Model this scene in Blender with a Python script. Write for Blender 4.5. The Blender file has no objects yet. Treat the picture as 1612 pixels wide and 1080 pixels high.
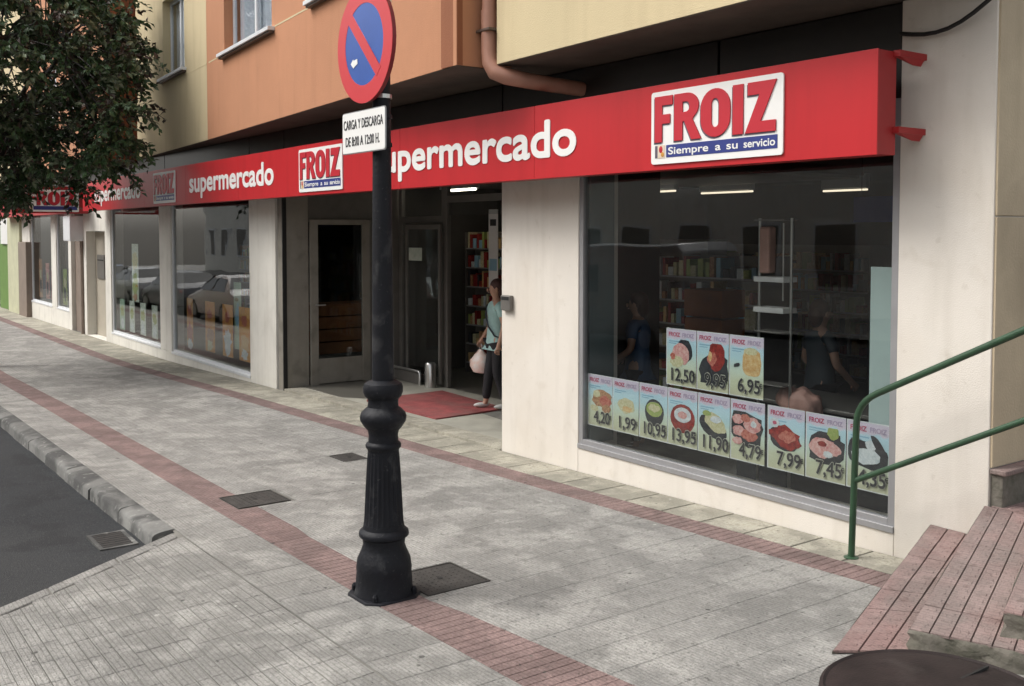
import bpy, bmesh, math, random
from mathutils import Vector, Matrix, Quaternion
random.seed(7)
R = math.radians
scene = bpy.context.scene
COL = scene.collection

# ------------------------------------------------------------------ camera
cam_d = bpy.data.cameras.new('camera')
cam = bpy.data.objects.new('camera', cam_d); COL.objects.link(cam); scene.camera = cam
PITCH = math.atan(67 / 1579.0); YAW = R(35.76)
fwd = Vector((-math.cos(YAW) * math.cos(PITCH), math.sin(YAW) * math.cos(PITCH), -math.sin(PITCH)))
rgt = Vector((math.sin(YAW), math.cos(YAW), 0)); upv = rgt.cross(fwd)
cam.matrix_world = Matrix(((rgt.x, upv.x, -fwd.x, 0), (rgt.y, upv.y, -fwd.y, -6.05), (rgt.z, upv.z, -fwd.z, 2.3), (0, 0, 0, 1)))
cam_d.sensor_width = 36; cam_d.lens = 36 * 1579 / 1612.0; cam_d.shift_y = -107 / 1612.0
cam_d.clip_start = 0.05; cam_d.clip_end = 500

# ------------------------------------------------------------------ light
SUN_EL, SUN_AZ = 50, 215          # overcast: high soft sun in front of the shop, a little to the left
w = bpy.data.worlds.new('World'); scene.world = w; w.use_nodes = True
nt = w.node_tree; nt.nodes.clear()
sky = nt.nodes.new('ShaderNodeTexSky'); sky.sky_type = 'NISHITA'; sky.sun_disc = False
sky.sun_elevation = R(SUN_EL); sky.sun_rotation = R(SUN_AZ); sky.air_density = 1.0; sky.dust_density = 4.0
hsv = nt.nodes.new('ShaderNodeHueSaturation'); hsv.inputs['Saturation'].default_value = 0.25
wb = nt.nodes.new('ShaderNodeMixRGB'); wb.blend_type = 'MULTIPLY'; wb.inputs[0].default_value = 1; wb.inputs[2].default_value = (1.0, .985, .955, 1)
bg = nt.nodes.new('ShaderNodeBackground'); bg.inputs['Strength'].default_value = 0.15
out = nt.nodes.new('ShaderNodeOutputWorld')
nt.links.new(sky.outputs[0], hsv.inputs['Color']); nt.links.new(hsv.outputs[0], wb.inputs[1]); nt.links.new(wb.outputs[0], bg.inputs[0]); nt.links.new(bg.outputs[0], out.inputs[0])
sl = bpy.data.lights.new('sun', 'SUN'); sun = bpy.data.objects.new('sun', sl); COL.objects.link(sun)
sl.energy = 1.0; sl.angle = R(24); sl.color = (1, .975, .94)
az = R(SUN_AZ); el = R(SUN_EL)
sdir = Vector((math.sin(az) * math.cos(el), math.cos(az) * math.cos(el), math.sin(el)))
sun.rotation_euler = (-sdir).to_track_quat('-Z', 'Y').to_euler()
vs = scene.view_settings
scene.display_settings.display_device = 'sRGB'
vs.view_transform = 'Standard'; vs.look = 'None'; vs.gamma = 1; vs.use_curve_mapping = False; vs.exposure = 0.78

# ------------------------------------------------------------------ materials
def mat(name, color, rough=.8, metal=0, var=.12, scale=3.0, bump=0, bscale=60, emis=None, spec=.5, color2=None, stain=None, objrand=0, island=0, detail=6):
    m = bpy.data.materials.new(name); m.use_nodes = True; t = m.node_tree; n = t.nodes; l = t.links
    b = n['Principled BSDF']; b.inputs['Roughness'].default_value = rough; b.inputs['Metallic'].default_value = metal
    b.inputs['Specular IOR Level'].default_value = spec
    geo = n.new('ShaderNodeNewGeometry')
    tn = n.new('ShaderNodeTexNoise'); tn.inputs['Scale'].default_value = scale; tn.inputs['Detail'].default_value = detail; tn.inputs['Roughness'].default_value = .65
    l.new(geo.outputs['Position'], tn.inputs['Vector'])
    mp = n.new('ShaderNodeMapRange'); mp.inputs['From Min'].default_value = .3; mp.inputs['From Max'].default_value = .7
    l.new(tn.outputs['Fac'], mp.inputs['Value'])
    mx = n.new('ShaderNodeMixRGB'); c = color
    c2 = color2 or tuple(x * (1 - 2 * var) for x in c)
    mx.inputs[1].default_value = (*[min(1, x * (1 + (0 if color2 else var))) for x in c], 1); mx.inputs[2].default_value = (*c2, 1)
    l.new(mp.outputs[0], mx.inputs[0]); cur = mx.outputs[0]
    if objrand or island:
        if objrand:
            oi = n.new('ShaderNodeObjectInfo'); src = oi.outputs['Random']; a = objrand
        else:
            src = geo.outputs['Random Per Island']; a = island
        m2 = n.new('ShaderNodeMapRange'); m2.inputs['To Min'].default_value = 1 - a; m2.inputs['To Max'].default_value = 1 + a
        l.new(src, m2.inputs['Value'])
        vm = n.new('ShaderNodeVectorMath'); vm.operation = 'SCALE'; l.new(cur, vm.inputs[0]); l.new(m2.outputs[0], vm.inputs['Scale']); cur = vm.outputs[0]
    if stain:
        for (sc, lo, hi, colr, amt) in stain:
            s = n.new('ShaderNodeTexNoise'); s.inputs['Scale'].default_value = sc; s.inputs['Detail'].default_value = 5; s.inputs['Distortion'].default_value = .4
            l.new(geo.outputs['Position'], s.inputs['Vector'])
            r = n.new('ShaderNodeMapRange'); r.inputs['From Min'].default_value = lo; r.inputs['From Max'].default_value = hi; r.inputs['To Max'].default_value = amt
            l.new(s.outputs['Fac'], r.inputs['Value'])
            x = n.new('ShaderNodeMixRGB'); x.inputs[2].default_value = (*colr, 1); l.new(r.outputs[0], x.inputs[0]); l.new(cur, x.inputs[1]); cur = x.outputs[0]
    l.new(cur, b.inputs['Base Color'])
    if bump:
        bn = n.new('ShaderNodeTexNoise'); bn.inputs['Scale'].default_value = bscale; bn.inputs['Detail'].default_value = 4
        l.new(geo.outputs['Position'], bn.inputs['Vector'])
        bp = n.new('ShaderNodeBump'); bp.inputs['Strength'].default_value = bump; bp.inputs['Distance'].default_value = .01
        l.new(bn.outputs['Fac'], bp.inputs['Height']); l.new(bp.outputs[0], b.inputs['Normal'])
    if emis:
        b.inputs['Emission Color'].default_value = (*emis[0], 1); b.inputs['Emission Strength'].default_value = emis[1]
    return m

def paving(name, c, c2, **k):
    m = mat(name, c, rough=.88, color2=c2, scale=1.6, bump=.9, bscale=75, spec=.25,
            stain=[(0.6, .45, .62, tuple(x * .64 for x in c), .6), (2.3, .50, .62, tuple(min(1, x * 1.4) for x in c), .55), (6, .52, .66, tuple(x * 1.3 for x in c), .45), (13, .55, .68, tuple(x * .6 for x in c), .5), (55, .50, .64, tuple(x * .55 for x in c), .45), (30, .66, .70, (.05, .05, .045), .6)], **k)
    # chewing gum and small black specks
    t = m.node_tree; n = t.nodes; l = t.links; b = n['Principled BSDF']
    src = b.inputs['Base Color'].links[0].from_socket
    geo = [x for x in n if x.type == 'NEW_GEOMETRY'][0]
    for sc, rad, colr in ((2.6, .035, (.05, .05, .048)), (5.5, .05, (.10, .10, .09)), (1.7, .02, (.5, .5, .46))):
        v = n.new('ShaderNodeTexVoronoi'); v.inputs['Scale'].default_value = sc; l.new(geo.outputs['Position'], v.inputs['Vector'])
        r = n.new('ShaderNodeMapRange'); r.inputs['From Min'].default_value = rad; r.inputs['From Max'].default_value = rad * 1.5
        r.inputs['To Min'].default_value = .75; r.inputs['To Max'].default_value = 0; l.new(v.outputs['Distance'], r.inputs['Value'])
        x = n.new('ShaderNodeMixRGB'); x.inputs[2].default_value = (*colr, 1); l.new(r.outputs[0], x.inputs[0]); l.new(src, x.inputs[1]); src = x.outputs[0]
    l.new(src, b.inputs['Base Color'])
    return m

def streaks(m, amt, dark=.72, sc=(3.2, 3.2, .4)):
    t = m.node_tree; n = t.nodes; l = t.links; b = n['Principled BSDF']
    geo = [x for x in n if x.type == 'NEW_GEOMETRY'][0]
    mp = n.new('ShaderNodeMapping'); mp.inputs['Scale'].default_value = sc; l.new(geo.outputs['Position'], mp.inputs['Vector'])
    s = n.new('ShaderNodeTexNoise'); s.inputs['Scale'].default_value = 1.6; s.inputs['Detail'].default_value = 6; l.new(mp.outputs[0], s.inputs['Vector'])
    r = n.new('ShaderNodeMapRange'); r.inputs['From Min'].default_value = .5; r.inputs['From Max'].default_value = .72; r.inputs['To Max'].default_value = amt; l.new(s.outputs['Fac'], r.inputs['Value'])
    src = b.inputs['Base Color'].links[0].from_socket; mu = n.new('ShaderNodeMixRGB'); mu.blend_type = 'MULTIPLY'; mu.inputs[2].default_value = (dark, dark * .97, dark * .92, 1)
    l.new(r.outputs[0], mu.inputs[0]); l.new(src, mu.inputs[1]); l.new(mu.outputs[0], b.inputs['Base Color'])
def relief(m, bw, rh, ms, ang, dark, strength):
    t = m.node_tree; n = t.nodes; l = t.links; b = n['Principled BSDF']
    geo = [x for x in n if x.type == 'NEW_GEOMETRY'][0]
    mp = n.new('ShaderNodeMapping'); mp.inputs['Rotation'].default_value = (0, 0, ang); l.new(geo.outputs['Position'], mp.inputs['Vector'])
    wn = n.new('ShaderNodeTexNoise'); wn.inputs['Scale'].default_value = 9; l.new(geo.outputs['Position'], wn.inputs['Vector'])
    ad = n.new('ShaderNodeMixRGB'); ad.blend_type = 'ADD'; ad.inputs[0].default_value = .012; l.new(mp.outputs[0], ad.inputs[1]); l.new(wn.outputs['Color'], ad.inputs[2])
    br = n.new('ShaderNodeTexBrick'); br.inputs['Scale'].default_value = 1; br.inputs['Brick Width'].default_value = bw; br.inputs['Row Height'].default_value = rh
    br.inputs['Mortar Size'].default_value = ms; br.inputs['Mortar Smooth'].default_value = .6
    br.inputs['Color1'].default_value = (1, 1, 1, 1); br.inputs['Color2'].default_value = (.9, .9, .9, 1); br.inputs['Mortar'].default_value = (.45, .45, .45, 1)
    l.new(ad.outputs[0], br.inputs['Vector'])
    src = b.inputs['Base Color'].links[0].from_socket; mu = n.new('ShaderNodeMixRGB'); mu.blend_type = 'MULTIPLY'; mu.inputs[0].default_value = dark
    l.new(src, mu.inputs[1]); l.new(br.outputs['Color'], mu.inputs[2]); l.new(mu.outputs[0], b.inputs['Base Color'])
    old = b.inputs['Normal'].links[0].from_socket if b.inputs['Normal'].links else None
    bp = n.new('ShaderNodeBump'); bp.inputs['Strength'].default_value = strength; bp.inputs['Distance'].default_value = .004; l.new(br.outputs['Color'], bp.inputs['Height'])
    if old: l.new(old, bp.inputs['Normal'])
    l.new(bp.outputs[0], b.inputs['Normal'])
def glass(name, tint=(.88, .90, .90), ior=1.6):
    m = bpy.data.materials.new(name); m.use_nodes = True; t = m.node_tree; n = t.nodes; l = t.links; n.clear()
    o = n.new('ShaderNodeOutputMaterial'); mx = n.new('ShaderNodeMixShader'); fr = n.new('ShaderNodeFresnel');     tr = n.new('ShaderNodeBsdfTransparent'); tr.inputs[0].default_value = (*tint, 1)
    gl = n.new('ShaderNodeBsdfGlossy'); gl.inputs['Roughness'].default_value = .012
    geo = n.new('ShaderNodeNewGeometry'); tn = n.new('ShaderNodeTexNoise'); tn.inputs['Scale'].default_value = .8
    l.new(geo.outputs['Position'], tn.inputs['Vector'])
    bp = n.new('ShaderNodeBump'); bp.inputs['Strength'].default_value = .06; bp.inputs['Distance'].default_value = .05; l.new(tn.outputs['Fac'], bp.inputs['Height']); l.new(bp.outputs[0], gl.inputs['Normal'])
    io = n.new('ShaderNodeMapRange'); io.inputs['To Min'].default_value = ior; io.inputs['To Max'].default_value = 1 / ior
    l.new(geo.outputs['Backfacing'], io.inputs['Value']); l.new(io.outputs[0], fr.inputs['IOR'])
    l.new(fr.outputs[0], mx.inputs[0]); l.new(tr.outputs[0], mx.inputs[1]); l.new(gl.outputs[0], mx.inputs[2]); l.new(mx.outputs[0], o.inputs[0])
    return m

M = {}
M['grey_tile'] = paving('grey_tile', (.33, .322, .302), (.245, .24, .228), objrand=.10)
M['grey_tile_far'] = paving('grey_tile_far', (.33, .322, .302), (.245, .24, .228), island=.08)
M['pale_tile'] = paving('pale_tile', (.37, .35, .29), (.25, .24, .20), objrand=.13)
M['pale_tile_far'] = paving('pale_tile_far', (.37, .35, .29), (.25, .24, .20), island=.1)
M['red_tile'] = paving('red_tile', (.255, .18, .168), (.20, .148, .140), objrand=.10)
M['red_tile_far'] = paving('red_tile_far', (.255, .18, .168), (.20, .148, .140), island=.08)
M['step_tile'] = mat('step_tile', (.30, .195, .18), rough=.9, color2=(.235, .17, .158), scale=2.2, bump=.5, bscale=90, spec=.3, objrand=.05,
                     stain=[(1.6, .46, .62, (.22, .185, .17), .75), (7, .5, .62, (.36, .27, .25), .4), (11, .6, .7, (.12, .08, .07), .5), (30, .66, .72, (.05, .05, .045), .5)])
for k_ in ('grey_tile', 'grey_tile_far', 'red_tile', 'red_tile_far'): relief(M[k_], .075, .026, .005, 0, .38, .6)
for k_ in ('pale_tile', 'pale_tile_far'): relief(M[k_], .30, .14, .004, 0, .15, .2)
relief(M['step_tile'], .066, .022, .004, R(-15), .30, .6)
M['kerb'] = mat('kerb_stone', (.20, .20, .19), rough=.9, color2=(.10, .10, .095), scale=2.2, bump=.6, bscale=40, objrand=.15, stain=[(1.6, .46, .56, (.04, .04, .04), .8), (14, .6, .7, (.4, .4, .37), .4)])
M['mortar'] = mat('mortar', (.17, .165, .148), rough=1, scale=1.5, var=.3)
M['asphalt'] = mat('asphalt', (.036, .039, .043), rough=.92, spec=.25, color2=(.025, .027, .030), scale=.8, bump=1.0, bscale=120, stain=[(90, .50, .62, (.075, .075, .073), .5), (.5, .5, .7, (.06, .06, .059), .5), (2.2, .56, .66, (.025, .026, .028), .6), (70, .6, .7, (.13, .13, .12), .4)])
M['cream'] = mat('cream_render', (.73, .685, .62), rough=.85, var=.03, scale=1.2, bump=.25, bscale=110, stain=[(.9, .5, .75, (.60, .53, .44), .5), (4, .60, .75, (.55, .49, .41), .45), (14, .64, .74, (.5, .45, .38), .3)])
M['tan'] = mat('tan_stone', (.56, .46, .32), rough=.8, var=.06, scale=2, bump=.3, bscale=60, stain=[(1.3, .5, .7, (.33, .26, .18), .5)])
M['white_wall'] = mat('white_wall', (.74, .72, .66), rough=.8, var=.04, scale=2, bump=.15, stain=[(2, .55, .75, (.5, .48, .42), .4)])
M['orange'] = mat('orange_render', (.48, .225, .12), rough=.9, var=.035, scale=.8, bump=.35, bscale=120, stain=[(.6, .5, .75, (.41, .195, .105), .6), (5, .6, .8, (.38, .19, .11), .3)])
M['orange_shaded'] = mat('orange_render_shaded', (.27, .10, .047), rough=.9, var=.05, scale=1, bump=.3)  # orange render with the shade of side and recess walls in its colour
M['yellow'] = mat('yellow_render', (.60, .50, .31), rough=.9, var=.03, scale=.8, bump=.35, bscale=120, stain=[(.7, .5, .75, (.50, .42, .26), .5)])
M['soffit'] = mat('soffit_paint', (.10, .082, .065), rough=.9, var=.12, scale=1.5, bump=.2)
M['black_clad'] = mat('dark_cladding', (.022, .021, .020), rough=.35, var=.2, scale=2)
M['red_sign'] = mat('red_sign_panel', (.50, .020, .026), rough=.38, var=.03, scale=1.1, stain=[(2.5, .58, .75, (.45, .02, .025), .4)])
M['red_dark'] = mat('red_sign_edge', (.36, .018, .02), rough=.45, var=.05)
M['sign_white'] = mat('sign_white', (.82, .82, .80), rough=.4, var=.015)
M['logo_red'] = mat('logo_red', (.50, .025, .04), rough=.4, var=.02)
M['logo_blue'] = mat('logo_blue', (.035, .05, .22), rough=.4, var=.05)
M['shade_grey'] = mat('letter_edge_grey', (.12, .10, .13), rough=.5)
M['alu'] = mat('grey_aluminium', (.36, .36, .37), rough=.42, metal=.35, var=.05, scale=5)
M['alu_dark'] = mat('dark_aluminium', (.19, .18, .165), rough=.45, metal=.4, var=.08, scale=4)
M['grey_panel'] = mat('grey_brown_panel', (.27, .25, .215), rough=.55, var=.08, scale=3, stain=[(3, .55, .7, (.12, .11, .09), .5)])
M['steel'] = mat('brushed_steel', (.62, .62, .60), rough=.28, metal=.9, var=.05, scale=9)
M['lamp'] = mat('lamp_post_iron', (.006, .007, .011), rough=.6, var=.15, scale=8, bump=.35, bscale=45, spec=.3, stain=[(7, .58, .7, (.055, .056, .058), .5), (60, .66, .72, (.10, .10, .10), .35)])
M['rail'] = mat('green_rail_paint', (.028, .072, .036), rough=.45, var=.15, scale=9, bump=.15, stain=[(14, .62, .7, (.025, .05, .03), .6)])
M['iron'] = mat('cast_iron_cover', (.062, .057, .052), rough=.75, metal=.2, var=.25, scale=9, bump=.8, bscale=120)
M['mat_red'] = mat('red_floor_mat', (.30, .07, .07), rough=.95, var=.2, scale=4, bump=.8, bscale=200, stain=[(2, .45, .65, (.20, .10, .09), .6)])
M['floor_in'] = mat('entrance_floor', (.36, .35, .30), rough=.6, var=.1, scale=3, stain=[(1.5, .5, .7, (.2, .195, .165), .5)])
M['brown_pot'] = mat('brown_bin', (.026, .018, .017), rough=.65, var=.2, scale=6, bump=.25, bscale=80, spec=.25, stain=[(5, .6, .75, (.06, .05, .046), .5)])
M['rough_stone'] = mat('rough_step_stone', (.20, .18, .155), rough=.95, color2=(.10, .10, .075), scale=9, bump=1, bscale=25)
M['groove_dark'] = mat('groove_dirt', (.15, .11, .10), rough=1)
M['copper'] = mat('downpipe_paint', (.40, .20, .14), rough=.5, var=.06, scale=6)
M['black'] = mat('black_rubber', (.012, .012, .012), rough=.6)
M['white_frame'] = mat('white_window_frame', (.70, .72, .74), rough=.4, var=.03)
M['brown_frame'] = mat('brown_frame_paint', (.10, .07, .055), rough=.5)  # dark brown of the drip ledges and pipe clip
M['curtain'] = mat('net_curtain', (.78, .82, .86), rough=.9, var=.08, scale=2)
M['green_paint'] = mat('lime_green_paint', (.13, .24, .05), rough=.7, var=.08)
M['pale_green'] = mat('pale_green_wall', (.52, .52, .36), rough=.85, var=.06)
M['beige'] = mat('beige_panel', (.42, .38, .31), rough=.7, var=.05)
M['brown'] = mat('brown_panel', (.24, .19, .155), rough=.7, var=.08)
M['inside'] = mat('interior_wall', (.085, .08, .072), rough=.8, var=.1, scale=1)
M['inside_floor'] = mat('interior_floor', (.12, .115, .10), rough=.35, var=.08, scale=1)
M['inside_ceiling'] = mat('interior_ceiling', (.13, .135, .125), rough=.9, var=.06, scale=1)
M['teal'] = mat('pale_teal_board', (.44, .54, .52), rough=.5, var=.03)
M['teal_dark'] = mat('grey_teal_panel', (.17, .21, .215), rough=.5, var=.05)
M['tube'] = mat('lit_tube', (.9, .9, .85), emis=((1, .84, .62), .85))
for k_, a_ in (('cream', .35), ('white_wall', .45), ('orange', .25), ('yellow', .28), ('orange_shaded', .3), ('tan', .4), ('red_sign', .35), ('grey_panel', .5), ('soffit', .6)): streaks(M[k_], a_)
M['glass'] = glass('shop_glass')
M['glass_up'] = glass('house_glass', (.88, .9, .92), 1.6)

# ------------------------------------------------------------------ mesh builder
class MB:
    def __init__(s): s.v = []; s.f = []; s.m = []
    def add(s, vs, fs, mi=0):
        o = len(s.v); s.v += [tuple(v) for v in vs]; s.f += [tuple(i + o for i in f) for f in fs]; s.m += [mi] * len(fs); return s
    def box(s, x0, x1, y0, y1, z0, z1, mi=0):
        vs = [(x0, y0, z0), (x1, y0, z0), (x1, y1, z0), (x0, y1, z0), (x0, y0, z1), (x1, y0, z1), (x1, y1, z1), (x0, y1, z1)]
        return s.add(vs, [(0, 3, 2, 1), (4, 5, 6, 7), (0, 1, 5, 4), (1, 2, 6, 5), (2, 3, 7, 6), (3, 0, 4, 7)], mi)
    def prism(s, pts, z0, z1, mi=0):      # pts counter-clockwise; z may be lists
        n = len(pts); z0 = z0 if isinstance(z0, (list, tuple)) else [z0] * n; z1 = z1 if isinstance(z1, (list, tuple)) else [z1] * n
        vs = [(p[0], p[1], z0[i]) for i, p in enumerate(pts)] + [(p[0], p[1], z1[i]) for i, p in enumerate(pts)]
        fs = [tuple(range(n))[::-1], tuple(range(n, 2 * n))] + [(i, (i + 1) % n, (i + 1) % n + n, i + n) for i in range(n)]
        return s.add(vs, fs, mi)
    def tube(s, path, r, seg=10, mi=0, cap=True):
        P = [Vector(p) for p in path]; rs = r if isinstance(r, (list, tuple)) else [r] * len(P); rings = []
        ref = None
        for i, p in enumerate(P):
            d = (P[min(i + 1, len(P) - 1)] - P[max(i - 1, 0)]).normalized()
            if ref is None: ref = Vector((0, 0, 1)) if abs(d.z) < .9 else Vector((1, 0, 0))
            a = d.cross(ref).normalized(); b = a.cross(d).normalized(); ref = b
            rings.append([p + (a * math.cos(2 * math.pi * k / seg) + b * math.sin(2 * math.pi * k / seg)) * rs[i] for k in range(seg)])
        vs = [v for rg in rings for v in rg]; fs = []
        for i in range(len(P) - 1):
            for k in range(seg):
                k2 = (k + 1) % seg; fs.append((i * seg + k, (i + 1) * seg + k, (i + 1) * seg + k2, i * seg + k2))
        if cap: fs += [tuple(range(seg)), tuple(range((len(P) - 1) * seg, len(P) * seg))[::-1]]
        return s.add(vs, fs, mi)
    def lathe(s, prof, c=(0, 0, 0), seg=24, mi=0, flute=None):
        vs = []; fs = []
        for j, (r, z) in enumerate(prof):
            for k in range(seg):
                rr = r
                if flute and flute[0] <= z <= flute[1]: rr = r * (1 - flute[2] * (k % 2))
                a = 2 * math.pi * k / seg; vs.append((c[0] + rr * math.cos(a), c[1] + rr * math.sin(a), c[2] + z))
        for j in range(len(prof) - 1):
            for k in range(seg):
                k2 = (k + 1) % seg; fs.append((j * seg + k, j * seg + k2, (j + 1) * seg + k2, (j + 1) * seg + k))
        if prof[0][0] > .001: fs.append(tuple(range(seg))[::-1])
        if prof[-1][0] > .001: fs.append(tuple(range((len(prof) - 1) * seg, len(prof) * seg)))
        return s.add(vs, fs, mi)
    def ell(s, c, r, seg=14, rings=9, mi=0, rot=None):
        vs = []; fs = []
        for j in range(rings + 1):
            t = math.pi * j / rings
            for k in range(seg):
                a = 2 * math.pi * k / seg; p = Vector((r[0] * math.sin(t) * math.cos(a), r[1] * math.sin(t) * math.sin(a), -r[2] * math.cos(t)))
                if rot: p = rot @ p
                vs.append(Vector(c) + p)
        for j in range(rings):
            for k in range(seg):
                k2 = (k + 1) % seg; fs.append((j * seg + k, j * seg + k2, (j + 1) * seg + k2, (j + 1) * seg + k))
        return s.add(vs, fs, mi)
    def build(s, name, ms, parent=None, bevel=0, smooth=0, xf=None):
        me = bpy.data.meshes.new(name); vs = [xf @ Vector(v) for v in s.v] if xf else s.v
        me.from_pydata([tuple(v) for v in vs], [], s.f)
        ms = ms if isinstance(ms, (list, tuple)) else [ms]
        for m in ms: me.materials.append(M[m] if isinstance(m, str) else m)
        if len(ms) > 1: me.polygons.foreach_set('material_index', s.m)
        if smooth:
            me.polygons.foreach_set('use_smooth', [True] * len(me.polygons)); me.set_sharp_from_angle(angle=R(smooth))
        me.update()
        return link(bpy.data.objects.new(name, me), parent, bevel)

def link(o, parent=None, bevel=0):
    COL.objects.link(o)
    if parent is not None:
        o.parent = parent
        o.matrix_parent_inverse = Matrix.Translation(-parent.location) if parent.parent is None else Matrix()
    if bevel:
        b = o.modifiers.new('bevel', 'BEVEL'); b.width = bevel; b.segments = 2; b.limit_method = 'ANGLE'; b.angle_limit = R(40)
    return o
def tag(o, label=None, cat=None, group=None, kind=None):
    if label: o['label'] = label
    if cat: o['category'] = cat
    if group: o['group'] = group
    if kind: o['kind'] = kind
    return o
def thing(name, label, cat, loc=(0, 0, 0), group=None):
    o = bpy.data.objects.new(name, None); o.location = loc; o.empty_display_size = .2; COL.objects.link(o)
    return tag(o, label, cat, group)
def box(name, m, x0, x1, y0, y1, z0, z1, parent=None, bevel=0): return MB().box(x0, x1, y0, y1, z0, z1).build(name, m, parent, bevel)
def copy_tree(o, parent=None):
    c = o.copy(); COL.objects.link(c)
    if parent is not None: c.parent = parent
    for ch in list(o.children): copy_tree(ch, c)
    return c
def text_mesh(name, s, size, m, parent=None, bold=0.0, extrude=.002, fit=None, shear=0, xf=None, align='LEFT'):
    """text in the XZ plane facing -Y, origin at baseline left; fit=(width,) scales to a width"""
    c = bpy.data.curves.new(name, 'FONT'); c.body = s; c.size = 1; c.extrude = 0; c.shear = shear; c.align_x = 'LEFT'; c.resolution_u = 6
    t = bpy.data.objects.new(name, c); COL.objects.link(t); bpy.context.view_layer.update()
    dg = bpy.context.evaluated_depsgraph_get(); me = bpy.data.meshes.new_from_object(t.evaluated_get(dg)); bpy.data.objects.remove(t)
    xs = [v.co.x for v in me.vertices]; x0, x1 = min(xs), max(xs); sx = size if not fit else fit / (x1 - x0)
    for v in me.vertices:
        v.co = Vector(((v.co.x - x0) * sx, 0, v.co.y * size))
    bm = bmesh.new(); bm.from_mesh(me)
    if bold:
        src = bm.copy(); d = bold * size
        for k, (ax_, az__) in enumerate(((d, 0), (-d, 0), (0, d), (0, -d), (d * .7, d * .7), (-d * .7, -d * .7), (d * .7, -d * .7), (-d * .7, d * .7))):
            mm = bpy.data.meshes.new('tmp'); src.to_mesh(mm); mm.transform(Matrix.Translation((ax_, -.00012 * (k + 1), az__))); bm.from_mesh(mm); bpy.data.meshes.remove(mm)
        src.free()
    if extrude:
        g = bmesh.ops.extrude_face_region(bm, geom=bm.faces[:]); bmesh.ops.translate(bm, verts=[e for e in g['geom'] if isinstance(e, bmesh.types.BMVert)], vec=(0, -extrude, 0))
    bmesh.ops.recalc_face_normals(bm, faces=bm.faces[:])
    bm.to_mesh(me); bm.free(); me.polygons.foreach_set('use_smooth', [False] * len(me.polygons))
    if xf: me.transform(xf)
    me.materials.clear(); me.materials.append(M[m] if isinstance(m, str) else m); me.name = name
    return link(bpy.data.objects.new(name, me), parent)
def shape_mesh(name, polys, m, parent=None, depth=.004, xf=None):
    """flat shape with holes: polys in XZ"""
    c = bpy.data.curves.new(name, 'CURVE'); c.dimensions = '2D'; c.fill_mode = 'BOTH'; c.extrude = depth / 2
    for p in polys:
        sp = c.splines.new('POLY'); sp.points.add(len(p) - 1)
        for i, q in enumerate(p): sp.points[i].co = (q[0], q[1], 0, 1)
        sp.use_cyclic_u = True
    t = bpy.data.objects.new(name, c); COL.objects.link(t); bpy.context.view_layer.update()
    dg = bpy.context.evaluated_depsgraph_get(); me = bpy.data.meshes.new_from_object(t.evaluated_get(dg)); bpy.data.objects.remove(t)
    me.transform(Matrix(((1, 0, 0, 0), (0, 0, -1, -depth / 2), (0, 1, 0, 0), (0, 0, 0, 1))))
    if xf: me.transform(xf)
    me.materials.clear(); me.materials.append(M[m] if isinstance(m, str) else m)
    return link(bpy.data.objects.new(name, me), parent)
T = Matrix.Translation

# ------------------------------------------------------------------ ground levels
GP = [(-90, -.6), (-60, -.45), (-33.7, -.32), (-24.7, -.27), (-19.9, -.24), (-14.56, -.107), (-8.6, 0), (-3.98, .10), (6, .32), (40, .7)]
def G(X):
    for (a, b), (c, d) in zip(GP, GP[1:]):
        if X <= c: return b + (d - b) * (X - a) / (c - a)
    return GP[-1][1]
def H(x, y): return G(x) - (.07 * min(1, (-3.7 - y) / 1.3) if y < -3.7 else 0)
def road(x, y): return G(x) - .125
XS = [-90, -60, -45, -33.7, -29, -24.7, -19.9, -17, -14.56, -11.5, -8.6, -6, -3.98, 0, 6, 15, 40]
def sheet(x0, x1, y0, y1, fn, dz, ny=1):
    mb = MB(); xs = [x0] + [x for x in XS if x0 < x < x1] + [x1]; n = len(xs)
    vs = [(x, y0 + (y1 - y0) * j / ny, fn(x, y0 + (y1 - y0) * j / ny) + dz) for j in range(ny + 1) for x in xs]
    return mb.add(vs, [(j * n + i, j * n + i + 1, (j + 1) * n + i + 1, (j + 1) * n + i) for j in range(ny) for i in range(n - 1)])
tag(sheet(-90, 40, -60, 12, lambda x, y: G(x), -.62).build('ground', 'asphalt'), kind='structure')
tag(sheet(-90, 40, -13.5, -3.82, road, 0).build('road', 'asphalt'), kind='structure')

def xe(y): return -7.62 + .60 * (-3.75 - y)          # street edge of the widened pavement
# pavement: mortar bed + tiles
pave = MB()
pave.v, pave.f, pave.m = [], [], []
b1 = sheet(-90, 40, -3.72, 2.2, H, -.006); pave.add(b1.v, b1.f)
ys = [-3.72, -4.3, -5.0, -6.5, -9.0, -13.4]
vs = []
for y in ys:
    for x in [xe(y), max(xe(y) + .5, -5.5), -3.98 if xe(y) < -4.6 else xe(y) + 1, 0 if xe(y) < -1.2 else xe(y) + 2, 6, 15, 40]: vs.append((x, y, H(x, y) - .006))
pave.add(vs, [(j * 7 + i, (j + 1) * 7 + i, (j + 1) * 7 + i + 1, j * 7 + i + 1) for j in range(len(ys) - 1) for i in range(6)])
pavement = pave.build('pavement', 'mortar'); tag(pavement, kind='structure')
# far pavement across the street
far = sheet(-90, 40, -60, -13.5, road, .12); tag(far.build('far_pavement', 'grey_tile_far'), kind='structure')

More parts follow.
